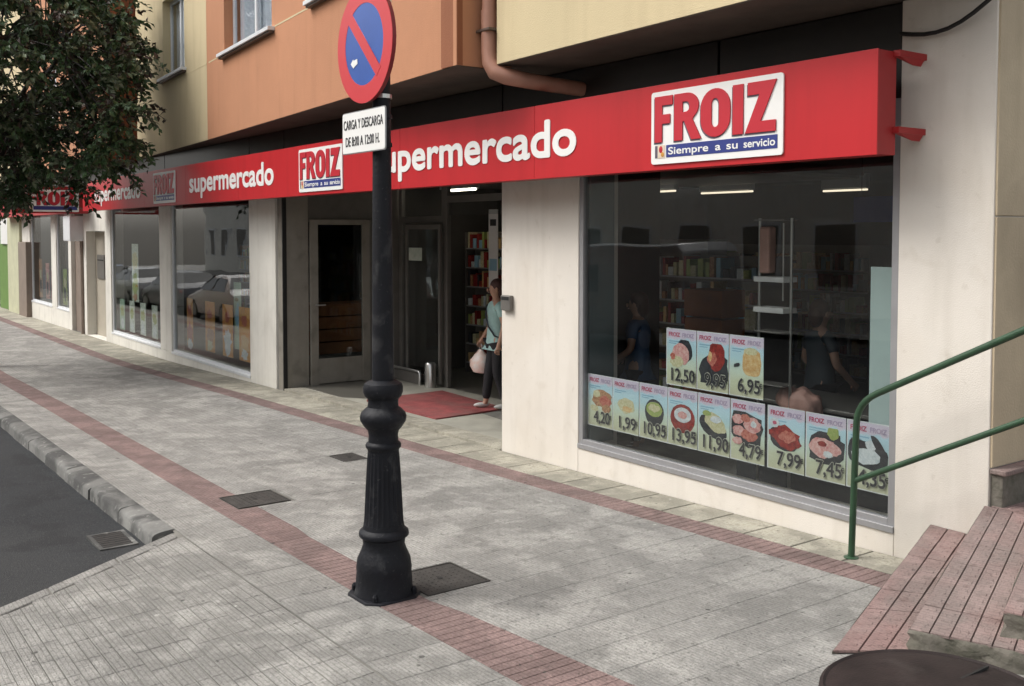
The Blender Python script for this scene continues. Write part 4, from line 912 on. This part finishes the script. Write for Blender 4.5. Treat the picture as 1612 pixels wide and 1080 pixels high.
shelf_unit(-16.9, -15.0, 2.6, 3.1, 1.9, 'shelf of groceries behind the window beside the entrance pillar', 6, cols)
shelf_unit(-24.2, -20.5, 3.0, 3.5, 2.0, 'shelf of groceries behind the window between two white posts', 7, cols)
shelf_unit(-34, -29, 2.0, 2.5, 2.0, 'shelf of groceries behind the far narrow windows', 8, cols)
def tube_light(x, y, L, lab, z=2.95, rot=0):
    t = thing('ceiling_light', lab, 'ceiling light', (x, y, z), group='lit ceiling tubes inside the shop')
    if rot: MB().box(x - .05, x + .05, y - L / 2, y + L / 2, z + .03, 3.19).build('housing', 'white_frame', t); MB().tube([(x, y - L / 2, z), (x, y + L / 2, z)], .015, 8).build('tube', 'tube', t)
    else: MB().box(x - L / 2, x + L / 2, y - .05, y + .05, z + .03, 3.19).build('housing', 'white_frame', t); MB().tube([(x - L / 2, y, z), (x + L / 2, y, z)], .015, 8).build('tube', 'tube', t)
tube_light(-11.6, 5.2, .7, 'short lit ceiling tube, leftmost seen through the big window')
tube_light(-11.2, 6.3, 1.1, 'long lit ceiling tube seen through the big window left of centre')
tube_light(-9.6, 7.2, .8, 'lit ceiling tube seen through the middle of the big window')
tube_light(-6.3, 4.6, .7, 'lit ceiling tube seen at the upper right corner of the big window')
tube_light(-18.6, 2.2, 1.4, 'lit ceiling tube seen through the window beside the entrance pillar', z=2.55)
shelf_unit(-14.2, -12.95, 3.2, 3.6, 2.3, 'shelf seen through the sliding glass door of the entrance', 9, cols)
shelf_unit(-12.75, -10.0, 4.6, 5.0, 2.2, 'shelf of groceries seen through the open doorway behind the woman', 10, cols)
M['fill_tube'] = mat('fill_tube_glow', (.9, .9, .85), emis=((1, .88, .7), 7))  # added light that brightens the doorway interior
def doorway_fill_tube(x, y, lab):
    t = thing('ceiling_light', lab, 'ceiling light', (x, y, 3.0))
    MB().box(x - .5, x + .5, y - .06, y + .06, 3.0, 3.045).build('housing', 'white_frame', t); MB().tube([(x - .48, y, 2.98), (x + .48, y, 2.98)], .016, 8).build('tube', 'fill_tube', t)
doorway_fill_tube(-13.6, 2.7, 'added fill tube that brightens the doorway, tucked above the glass door')
# orange stand, blue sign, rack, cloth, counter
ob = thing('orange_crate_stack', 'stack of orange plastic crates seen through the middle of the big window', 'crates', (-8.2, 2.8, 0))
simple('crate_orange', (.42, .13, .03)); simple('blue_banner', (.06, .08, .40)); simple('cloth_pink', (.62, .36, .30), bump=.6, bscale=30); simple('cloth_dark', (.05, .065, .08)); simple('cloth_blue', (.05, .11, .22))
for k in range(5): MB().box(-8.5 + .01 * (k % 2), -7.9, 2.6, 3.0, -.05 + k * .34, .27 + k * .34).build('crate', 'crate_orange', ob, .01)
bb_ = thing('hanging_banner', 'dark blue hanging banner under the shop ceiling seen in the right of the big window', 'banner', (-6.8, 4.2, 2.5))
MB().box(-7.3, -6.5, 4.2, 4.22, 2.42, 2.72).build('cloth', 'blue_banner', bb_)
for x_ in (-7.2, -6.6): MB().tube([(x_, 4.21, 2.72), (x_, 4.21, 3.2)], .004, 6).build('cord', 'black', bb_)
rk = thing('chrome_rack', 'slim chrome rack with two uprights and white shelves just inside the big window', 'rack', (-5.1, .75, 0))
for x_ in (-5.78, -5.44): MB().tube([(x_, .75, -.06), (x_, .75, 2.42)], .013, 8).build('upright', 'steel', rk, smooth=50)
MB().tube([(-5.55, .78, 1.72), (-5.55, .78, 2.38)], .008, 8).build('hook_rod', 'steel', rk, smooth=50)
for z_ in (.5, 1.0, 1.45, 1.62, 1.88, 2.4): MB().box(-5.77, -5.45, .66, .84, z_, z_ + (.045 if 1.5 < z_ < 2 else .012)).build('shelf', 'sign_white' if 1.5 < z_ < 2 else 'alu_dark', rk, .004)
MB().box(-5.75, -5.64, .7, .8, 1.95, 2.35).build('folded_towel', 'cloth_pink', rk, .02)
ct = thing('checkout_counter', 'dark checkout counter just inside the big window behind the posters', 'counter', (-5, 1.2, 0))
MB().box(-6.2, -4.2, .95, 1.6, -.06, .80).build('body', 'tray_black', ct, .01); MB().box(-6.25, -4.15, .90, 1.65, .802, .84).build('worktop', 'alu_dark', ct, .01)
cl = MB(); cl.ell((0, 0, 0), (1, 1, 1), 26, 16)
cl.v = [(-5.43 + .21 * x_ * (1 + .10 * math.sin(9 * y_ + 4 * z_)), .86 + .13 * y_ * (1 + .12 * math.sin(11 * x_)), .86 + .125 * math.copysign(abs(z_) ** .6, z_) * (1 + .14 * math.sin(8 * x_ + 3 * y_)) - .03 * x_) for x_, y_, z_ in cl.v]
cl = cl.build('pink_cloth', 'cloth_pink', smooth=80)
tag(cl, 'crumpled pink cloth lying on the counter inside the big window', 'cloth')
simple('wood_orange', (.34, .15, .06), color2=(.22, .09, .04), scale=4)
wc = thing('wooden_display', 'orange brown wooden display seen low behind the glass side door of the entrance', 'display', (-15.4, 1.2, -.06))
for k in range(4): MB().box(-15.7, -15.1, .55, 2.0, .30 + k * .21, .49 + k * .21).build('board', 'wood_orange', wc, .01)
MB().box(-15.69, -15.11, .6, 1.95, -.06, .298).build('base', 'alu_dark', wc)
st_ck = tag(MB().box(-13.85, -13.45, 1.908, 1.9135, 1.86, 2.06).build('door_sticker', 'paper_white'), 'pale notice stuck on the glass of the sliding entrance door', 'sticker')
# lit white banner inside the doorway
wbn = thing('standing_banner', 'narrow white advertising banner hanging inside the shop doorway', 'banner', (-12.2, 2.5, 1.9))
MB().box(-12.62, -12.38, 2.6, 2.61, 1.45, 2.65).build('cloth', 'sign_white', wbn); MB().box(-12.60, -12.40, 2.598, 2.5995, 1.72, 1.9).build('print', 'print_blue', wbn); MB().box(-12.58, -12.42, 2.598, 2.5995, 2.4, 2.5).build('print', 'print_black', wbn)

# ------------------------------------------------------------------ people
simple('skin', (.52, .30, .21), rough=.5); simple('hair', (.07, .03, .025), rough=.55, bump=.6, bscale=150); simple('tshirt', (.40, .60, .58), rough=.85, bump=.2, bscale=40); simple('trousers', (.018, .018, .022), rough=.8); simple('shoe', (.62, .62, .60), rough=.5); simple('strap', (.02, .025, .04)); simple('eye', (.03, .02, .02), rough=.2); simple('bag_white', (.74, .72, .70), rough=.45)
def skin_mesh(name, verts, edges, root, m_, parent, sub=2):
    me = bpy.data.meshes.new(name); me.from_pydata([v[:3] for v in verts], edges, []); me.materials.append(M[m_])
    o = bpy.data.objects.new(name, me); COL.objects.link(o)
    s = o.modifiers.new('skin', 'SKIN'); s.use_smooth_shade = True
    for i, v in enumerate(verts):
        sv = me.skin_vertices[0].data[i]; sv.radius = v[3] if isinstance(v[3], tuple) else (v[3], v[3]); sv.use_root = (i == root)
    ss = o.modifiers.new('sub', 'SUBSURF'); ss.levels = sub; ss.render_levels = sub
    bpy.context.view_layer.update(); dg = bpy.context.evaluated_depsgraph_get(); me2 = bpy.data.meshes.new_from_object(o.evaluated_get(dg)); bpy.data.objects.remove(o)
    me2.name = name; me2.polygons.foreach_set('use_smooth', [True] * len(me2.polygons))
    return link(bpy.data.objects.new(name, me2), parent)
def person(base, rot, lab, arm_r, arm_l, stride, cols_, scale=1.0):
    """faces -Y before rotation; arm points: elbow, wrist offsets"""
    t = thing('person', lab, 'person', base)
    C_, Sn = math.cos(rot), math.sin(rot)
    def W(p): return (base[0] + (p[0] * C_ - p[1] * Sn) * scale, base[1] + (p[0] * Sn + p[1] * C_) * scale, base[2] + p[2] * scale)
    def V(p, r): return (*W(p), tuple(x * scale for x in r) if isinstance(r, tuple) else r * scale)
    shR, shL = (-.17, .0, 1.36), (.17, .0, 1.36)
    kR, fR, kL, fL = stride
    v = [V((0, 0, .92), (.14, .10)), V((0, 0, 1.08), (.115, .09)), V((0, 0, 1.26), (.14, .10)), V((0, 0, 1.38), (.10, .075)), V((0, -.005, 1.45), .052), V((0, -.015, 1.50), .05),
         V((0, -.025, 1.555), (.072, .085)), V((0, -.02, 1.615), (.076, .09)), V((0, -.01, 1.665), (.05, .06)),
         V(shR, .052), V(arm_r[0], .042), V(arm_r[1], .029), V(shL, .052), V(arm_l[0], .042), V(arm_l[1], .029),
         V((-.09, 0, .84), .088), V(kR, .058), V((fR[0], fR[1], .09), .038), V((.09, 0, .84), .088), V(kL, .058), V((fL[0], fL[1], .09), .038),
         V((fR[0], fR[1] - .02, .045), .036), V((fR[0], fR[1] - .15, .03), .028), V((fL[0], fL[1] - .02, .045), .036), V((fL[0], fL[1] - .15, .03), .028)]
    e = [(0, 1), (1, 2), (2, 3), (3, 4), (4, 5), (5, 6), (6, 7), (7, 8), (3, 9), (9, 10), (10, 11), (3, 12), (12, 13), (13, 14), (0, 15), (15, 16), (16, 17), (0, 18), (18, 19), (19, 20), (17, 21), (21, 22), (20, 23), (23, 24)]
    # hands: palm plus five fingers each
    for wi, arm in ((11, arm_r), (14, arm_l)):
        wr = Vector(arm[1]); d = (Vector(arm[1]) - Vector(arm[0])).normalized(); side = d.cross(Vector((1, 0, 0))).normalized() if abs(d.x) < .9 else Vector((0, 1, 0))
        fl = side.cross(d).normalized(); palm = wr + d * .06; pi_ = len(v); v.append(V(palm, (.034, .018))); e.append((wi, pi_))
        for k, (of, L_) in enumerate(((-.027, .055), (-.009, .066), (.009, .063), (.027, .05))):
            a0 = palm + side * of + d * .028; a1 = a0 + d * L_ * .5 + fl * .012; a2 = a1 + d * L_ * .25 + fl * .03
            i0 = len(v); v += [V(a0, .0095), V(a1, .0085), V(a2, .007)]; e += [(pi_, i0), (i0, i0 + 1), (i0 + 1, i0 + 2)]
        i0 = len(v); t0 = wr + d * .035 - side * .035; v += [V(t0, .011), V(t0 + d * .035 - side * .012 + fl * .015, .009)]; e += [(pi_, i0), (i0, i0 + 1)]
    skin_mesh('body', v, e, 0, 'skin', t)
    hem = [V((0, 0, .80), (.165, .125)), V((0, 0, .93), (.165, .125)), V((0, 0, 1.08), (.135, .108)), V((0, 0, 1.26), (.158, .118)), V((0, 0, 1.37), (.112, .09)), V((0, 0, 1.415), .066)]
    mr = Vector(shR).lerp(Vector(arm_r[0]), .62); ml = Vector(shL).lerp(Vector(arm_l[0]), .62)
    vv = hem + [V(shR, .066), V(mr, .060), V(shL, .066), V(ml, .060)]
    skin_mesh('tshirt', vv, [(0, 1), (1, 2), (2, 3), (3, 4), (4, 5), (4, 6), (6, 7), (4, 8), (8, 9)], 1, cols_[0], t)
    vv = [V((0, 0, .98), (.150, .112)), V((-.09, 0, .84), .100), V(kR, .072), V((fR[0], fR[1], .10), .058), V((.09, 0, .84), .100), V(kL, .072), V((fL[0], fL[1], .10), .058)]
    skin_mesh('trousers', vv, [(0, 1), (1, 2), (2, 3), (0, 4), (4, 5), (5, 6)], 0, cols_[1], t)
    for f_ in (fR, fL):
        mb = MB(); mb.ell((0, 0, 0), (.038, .11, .034), 12, 8); q = [W((f_[0] + p[0], f_[1] - .06 + p[1], .04 + p[2])) for p in mb.v]; mb.v = q; mb.build('shoe', 'shoe', t, smooth=80)
    hb = MB(); hb.ell((0, .012, 1.63), (.092, .10, .098), 16, 10); hb.ell((0, .055, 1.56), (.085, .065, .11), 14, 8); hb.v = [W(p) for p in hb.v]; hb.build('hair', cols_[2], t, smooth=80)
    fc = MB()
    for sx_ in (-1, 1): fc.ell((sx_ * .028, -.112, 1.60), (.011, .006, .006), 8, 6)
    fc.v = [W(p) for p in fc.v]; fc.build('eyes', 'eye', t, smooth=80)
    fn = MB(); fn.ell((0, -.122, 1.575), (.012, .016, .022), 8, 6, 0).ell((0, -.105, 1.54), (.024, .008, .007), 10, 6, 1)
    for sx_ in (-1, 1): fn.ell((sx_ * .078, -.02, 1.585), (.010, .02, .03), 8, 6, 0)
    fn.v = [W(p) for p in fn.v]; fn.build('facial_features', ['skin', 'meat_pink'], t, smooth=80)
    return t, W
t, W = person((-10.83, 1.50, -.03), R(-20), 'woman in pale teal t-shirt and black trousers walking out with a carrier bag',
              ((-.29, .02, 1.12), (-.42, -.08, .90)), ((.24, .04, 1.12), (.27, -.04, .88)), ((-.10, -.08, .48), (-.11, -.12), (.10, -.02, .48), (.11, .10)), ('tshirt', 'trousers', 'hair'))
MB().tube([W(p) for p in ((-.16, -.09, 1.36), (-.05, -.135, 1.24), (.06, -.13, 1.10), (.16, -.07, .98), (.165, .02, .95), (.10, .10, 1.12), (-.10, .09, 1.36), (-.15, 0, 1.43), (-.16, -.09, 1.36))], .012, 6).build('shoulder_strap', 'strap', t, smooth=60)
hnd = W((-.47, -.10, .81))
bg_ = thing('carrier_bag', 'white plastic carrier bag with orange red print hanging from the woman\'s hand', 'bag', (hnd[0], hnd[1], hnd[2] - .4))
mb = MB(); vs = []; prof = [(.03, .0), (.10, .02), (.125, .10), (.12, .18), (.085, .25), (.04, .30), (.022, .33)]
sg = 14; rr = random.Random(2)
for (r_, z_) in prof:
    for k in range(sg):
        a = 2 * math.pi * k / sg; q = r_ * (1 + rr.uniform(-.12, .12)); q *= 1.2; vs.append((hnd[0] + q * math.cos(a) * 1.15, hnd[1] + q * math.sin(a) * .8, hnd[2] - .40 + z_))
mb.add(vs, [(j * sg + k, j * sg + (k + 1) % sg, (j + 1) * sg + (k + 1) % sg, (j + 1) * sg + k) for j in range(len(prof) - 1) for k in range(sg)] + [tuple(range(sg))[::-1]])
M['bag_print'] = mat('bag_print', (.74, .72, .70), rough=.4, color2=(.76, .50, .40), scale=12, var=0)
mb.build('bag', 'bag_print', bg_, smooth=45)
for s_ in (-1, 1): MB().tube([(hnd[0] + s_ * .022, hnd[1], hnd[2] - .09), (hnd[0] + s_ * .03, hnd[1], hnd[2] - .03), (hnd[0] + s_ * .008, hnd[1], hnd[2] + .01)], .008, 6).build('handle', 'bag_white', bg_, smooth=50)
# shopper inside, only dimly seen
t2, W2 = person((-6.05, 1.95, -.06), R(160), 'person in dark clothes dimly seen standing inside the big window behind the counter',
                ((-.27, .0, 1.12), (-.22, -.20, .95)), ((.27, .0, 1.12), (.22, -.20, .95)), ((-.09, -.0, .48), (-.09, .02), (.09, -.0, .48), (.09, .02)), ('cloth_dark', 'trousers', 'hair'))
t3, W3 = person((-7.95, 1.35, -.06), R(-60), 'person in a blue top dimly seen inside the left half of the big window',
                ((-.27, .0, 1.12), (-.22, -.22, .98)), ((.27, .0, 1.12), (.22, -.22, .98)), ((-.09, -.0, .48), (-.09, .02), (.09, -.0, .48), (.09, .02)), ('cloth_blue', 'trousers', 'hair'))

# ------------------------------------------------------------------ tree
tr = thing('street_tree', 'dark leafed street tree with purplish twigs reaching over the pavement at the left', 'tree', (-21.4, -3.2, G(-21.4)))
simple('bark_dark', (.035, .028, .024)); simple('bark', (.085, .065, .05), bump=1, bscale=25)
r_ = random.Random(11)
def leafmat(n_, c, c2):
    m = mat(n_, c, rough=.45, color2=c2, scale=5, spec=.4, island=.35); b = m.node_tree.nodes['Principled BSDF']
    b.inputs['Subsurface Weight'].default_value = 0; return m
M['leaf_green'] = leafmat('leaf_green', (.060, .112, .040), (.034, .066, .028)); M['leaf_purple'] = leafmat('leaf_purple', (.07, .040, .028), (.035, .028, .022)); M['leaf_light'] = leafmat('leaf_light', (.17, .20, .13), (.09, .12, .06))
base = Vector((-21.4, -3.2, G(-21.4))); cc = Vector((-20.3, -3.1, 5.75))
trunk = MB(); pts = [base + Vector((.05 * math.sin(k), .04 * math.cos(k * 2), 2.9 * k / 6)) for k in range(7)]; trunk.tube(pts, [.17, .14, .13, .125, .12, .12, .13], 12); trunk.build('trunk', 'bark', tr, smooth=70)
limbs = MB(); leaves = MB()
cl_list = []
while len(cl_list) < 225:
    p = Vector((r_.uniform(-1, 1), r_.uniform(-1, 1), r_.uniform(-1, 1)))
    if p.length > 1 or p.length < .35: continue
    cl_list.append(cc + Vector((p.x * 2.9, p.y * 2.5, p.z * 2.75 - .1)))
# a few reaching sprays toward the shop and along the pavement
for q in ((-18.1, -1.6, 4.4), (-17.8, -1.7, 4.9), (-18.3, -1.3, 3.9), (-18.0, -1.9, 3.6), (-18.9, -1.2, 3.5), (-17.7, -1.6, 4.1), (-19.9, -1.8, 3.3), (-18.6, -2.0, 3.5), (-20.4, -2.6, 3.0), (-18.9, -1.0, 4.6), (-17.5, -1.5, 4.4), (-17.6, -1.7, 3.75), (-17.9, -1.4, 5.3)): cl_list.append(Vector(q))
top0 = pts[-1]
mains = []
for k in range(9):
    a = 2 * math.pi * k / 9; e_ = cc + Vector((math.cos(a) * 1.5, math.sin(a) * 1.3, r_.uniform(-.9, 1.6))); mid = top0.lerp(e_, .45) + Vector((0, 0, .35))
    limbs.tube([top0 - Vector((0, 0, .1)), mid, e_], [.075, .05, .03], 7); mains.append(mid); mains.append(e_)
for c in cl_list:
    m0 = min(mains, key=lambda p: (p - c).length); limbs.tube([m0, m0.lerp(c, .5) + Vector((0, 0, .12)), c], [.022, .014, .007], 5, cap=False)
    for tw in range(10):
        d = (c - cc).normalized() * .6 + Vector((r_.gauss(0, 1), r_.gauss(0, 1), r_.gauss(0, .6))); d.normalize(); L = r_.uniform(.35, .75)
        end = c + d * L + Vector((0, 0, -.08)); midp = c + d * L * .5 + Vector((0, 0, .03)); limbs.tube([c, midp, end], [.006, .005, .003], 3, cap=False)
        nl = 22
        mi = r_.choices((0, 1, 2), (.62, .13, .25))[0]
        for i in range(nl):
            t_ = (i + .5) / nl; p = c.lerp(midp, t_ * 2) if t_ < .5 else midp.lerp(end, t_ * 2 - 1)
            ld = (d * .5 + Vector((r_.gauss(0, .7), r_.gauss(0, .7), r_.gauss(-.35, .5)))).normalized(); ll = r_.uniform(.10, .17); wd = ll * .26
            sd_ = ld.cross(Vector((r_.gauss(0, 1), r_.gauss(0, 1), 1.2))).normalized(); nn_ = sd_.cross(ld).normalized()
            a_ = p + ld * .01; b_ = p + ld * ll * .55; tip = p + ld * ll - nn_ * ll * .12
            o = len(leaves.v)
            leaves.v += [tuple(a_), tuple(b_ + sd_ * wd + nn_ * wd * .35), tuple(tip), tuple(b_ - sd_ * wd + nn_ * wd * .35), tuple(b_)]
            leaves.f += [(o, o + 4, o + 1), (o + 4, o + 2, o + 1), (o, o + 3, o + 4), (o + 4, o + 3, o + 2)]; leaves.m += [mi if r_.random() < .8 else r_.randrange(3)] * 4
limbs.build('limbs', 'bark_dark', tr, smooth=70); cr_ = leaves.build('crown', ['leaf_green', 'leaf_purple', 'leaf_light'], tr)

# ------------------------------------------------------------------ parked cars (seen in the glass)
simple('tyre', (.02, .02, .02)); simple('car_glass', (.03, .035, .04), rough=.08); simple('head_glass', (.7, .72, .75), rough=.1); simple('tail_red', (.4, .02, .02), rough=.2)
for n_, c in (('paint_silver', (.42, .43, .44)), ('paint_white', (.72, .72, .71)), ('paint_grey', (.16, .165, .175)), ('paint_blue', (.05, .08, .16)), ('paint_darkred', (.22, .03, .03))): simple(n_, c, rough=.25, metal=.3 if 'silver' in n_ or 'grey' in n_ else 0, var=.01)
def car(x, y, m_, lab, van=False, grp='cars parked along the street'):
    L, Wd = (5.2, 1.95) if van else (4.2, 1.72)
    zb = road(x, y); t = thing('parked_van' if van else 'parked_car', lab, 'van' if van else 'car', (x, y, zb), group=None if van else grp)
    if van: st_ = [(-2.6, .45, .9, .95), (-2.5, .35, 1.0, 1.15), (-1.75, .3, 1.08, 1.25), (-1.0, .3, 1.2, 2.15), (-.6, .3, 1.2, 2.35), (2.4, .3, 1.2, 2.38), (2.58, .35, 1.2, 2.2), (2.6, .45, 1.1, 1.9)]
    else: st_ = [(-2.1, .42, .55, .60), (-2.0, .28, .68, .74), (-1.2, .24, .80, .90), (-.95, .24, .84, .95), (-.25, .24, .88, 1.40), (.7, .24, .90, 1.45), (1.45, .24, .92, 1.20), (1.75, .26, .92, 1.0), (2.02, .30, .86, .92), (2.1, .42, .70, .76)]
    mb = MB(); rows = []
    for i, (xx, z0, zbelt, zt) in enumerate(st_):
        e_ = 1 - .10 * (i in (0, len(st_) - 1)) - .02 * (i in (1, len(st_) - 2)); hw_ = Wd / 2 * e_
        th = max(0, (zt - zbelt)) ; rw = hw_ * (.97 - (.12 if van else .42) * min(1, th / .55))
        rows.append([(xx, -hw_ * .94, z0), (xx, -hw_, (z0 + zbelt) / 2), (xx, -hw_ * .97, zbelt), (xx, -rw, zt - .03 if th > .1 else zt - .01), (xx, -rw * .8, zt), (xx, rw * .8, zt), (xx, rw, zt - .03 if th > .1 else zt - .01), (xx, hw_ * .97, zbelt), (xx, hw_, (z0 + zbelt) / 2), (xx, hw_ * .94, z0)])
    n = 10; vs = [(p[0] + x, p[1] + y, p[2] + zb) for r0 in rows for p in r0]; fs = [(i * n + k, i * n + (k + 1) % n, (i + 1) * n + (k + 1) % n, (i + 1) * n + k) for i in range(len(rows) - 1) for k in range(n)] + [tuple(range(n))[::-1], tuple(range((len(rows) - 1) * n, len(rows) * n))]
    mb.add(vs, fs); mb.build('body', m_, t, .03, smooth=40)
    for sgn in (-1, 1):
        if van: quads = [[(-1.35, 1.25), (-.05, 1.25), (-.1, 1.85), (-.9, 1.85)]]; k0, k1 = .99, .91
        else: quads = [[(-.8, .96), (.28, .96), (.26, 1.33), (-.22, 1.33)], [(.36, .96), (1.35, .98), (1.0, 1.32), (.34, 1.36)]]; k0, k1 = .93, .66
        for q in quads:
            def yy(z_): return sgn * (Wd / 2 + .012) * (k0 + (k1 - k0) * (z_ - q[0][1]) / max(.01, (q[2][1] - q[0][1])))
            vs = [(x + a, y + yy(b_), zb + b_) for a, b_ in q] + [(x + a, y + yy(b_) - sgn * .03, zb + b_) for a, b_ in q]
            MB().add(vs, [(0, 1, 2, 3) if sgn < 0 else (3, 2, 1, 0)] + [(i, i + 4, (i + 1) % 4 + 4, (i + 1) % 4) for i in range(4)]).build('side_window', 'car_glass', t)
        for wx in ((-1.65, 1.6) if van else (-1.3, 1.3)):
            wy = y + sgn * (Wd / 2 - .10); wh = MB(); q = .32
            wh.tube([(x + wx, wy - .1, zb + q), (x + wx, wy + .1, zb + q)], q, 20); o = wh.build('wheel', 'tyre', t, .02, smooth=40)
            MB().tube([(x + wx, wy + sgn * .09, zb + q), (x + wx, wy + sgn * .112, zb + q)], .2, 16).build('rim', 'alu', o)
        MB().ell((x - L / 2 + .1, y + sgn * Wd * .36, zb + (.8 if van else .62)), (.09, .14, .07), 10, 8).build('headlight', 'head_glass', t, smooth=80)
        MB().ell((x + L / 2 - .06, y + sgn * Wd * .40, zb + (1.0 if van else .76)), (.06, .09, .1), 10, 8).build('taillight', 'tail_red', t, smooth=80)
    if not van:
        for (a, b_, z0_, z1_) in ((-.90, -.30, .99, 1.37), (1.62, 1.2, 1.06, 1.36)):
            hw0, hw1 = Wd * .42, Wd * .30; s_ = .015 if b_ > a else -.015
            MB().add([(x + a - s_, y - hw0, zb + z0_ + .02), (x + a - s_, y + hw0, zb + z0_ + .02), (x + b_ - s_, y + hw1, zb + z1_ + .03), (x + b_ - s_, y - hw1, zb + z1_ + .03)], [(0, 1, 2, 3)]).build('windscreen', 'car_glass', t)
for k, (m_, lab) in enumerate((('paint_silver', 'silver hatchback'), ('paint_white', 'white hatchback'), ('paint_grey', 'dark grey hatchback'), ('paint_silver', 'second silver hatchback'), ('paint_blue', 'dark blue hatchback'))):
    car(-25.0 - 5.1 * k, -4.95, m_, lab + ' parked at the near kerb, ' + ['closest to the tree', 'second from the tree', 'third from the tree', 'fourth from the tree', 'fifth from the tree'][k])
for k, (x_, m_, lab) in enumerate(((-24.5, 'paint_grey', 'grey hatchback parked across the street behind the van'), (-30, 'paint_white', 'white hatchback parked across the street, middle of three'), (-36, 'paint_darkred', 'dark red hatchback parked across the street, farthest of three'))):
    car(x_, -12.3, m_, lab)
car(-17.2, -9.6, 'paint_silver', 'silver grey van stopped in the far lane opposite the shop', True)
# opposite buildings, seen only in the shop glass
def house(x0, x1, y1, h, m_, lab):
    t = thing('opposite_building', lab, 'building', ((x0 + x1) / 2, y1 - 5, 0))
    MB().box(x0, x1, y1 - 8, y1, -.5, h).build('wall', m_, t)
    z_ = .6; first = True
    while z_ + 1.6 < h:
        x = x0 + .8
        while x + 1.5 < x1:
            o = MB().box(x, x + 1.5, y1 + .001, y1 + .05, z_, z_ + (2.0 if first else 1.5)).build('window', 'white_frame', t)
            MB().box(x + .08, x + 1.42, y1 + .051, y1 + .06, z_ + .08, z_ + (1.9 if first else 1.4)).build('pane', 'alu_dark', o); x += 2.9
        z_ += 3.1 if not first else 3.6; first = False
house(-14, 4, -19, 9, 'tan', 'beige house across the street, nearest the corner'); house(-32, -14.2, -19.5, 12, 'white_wall', 'white apartment house across the street in the middle')
house(-52, -32.2, -19, 10, 'brown', 'brown house across the street, farthest along'); house(-75, -52.2, -19.3, 13, 'white_wall', 'tall white house across the street at the far end')
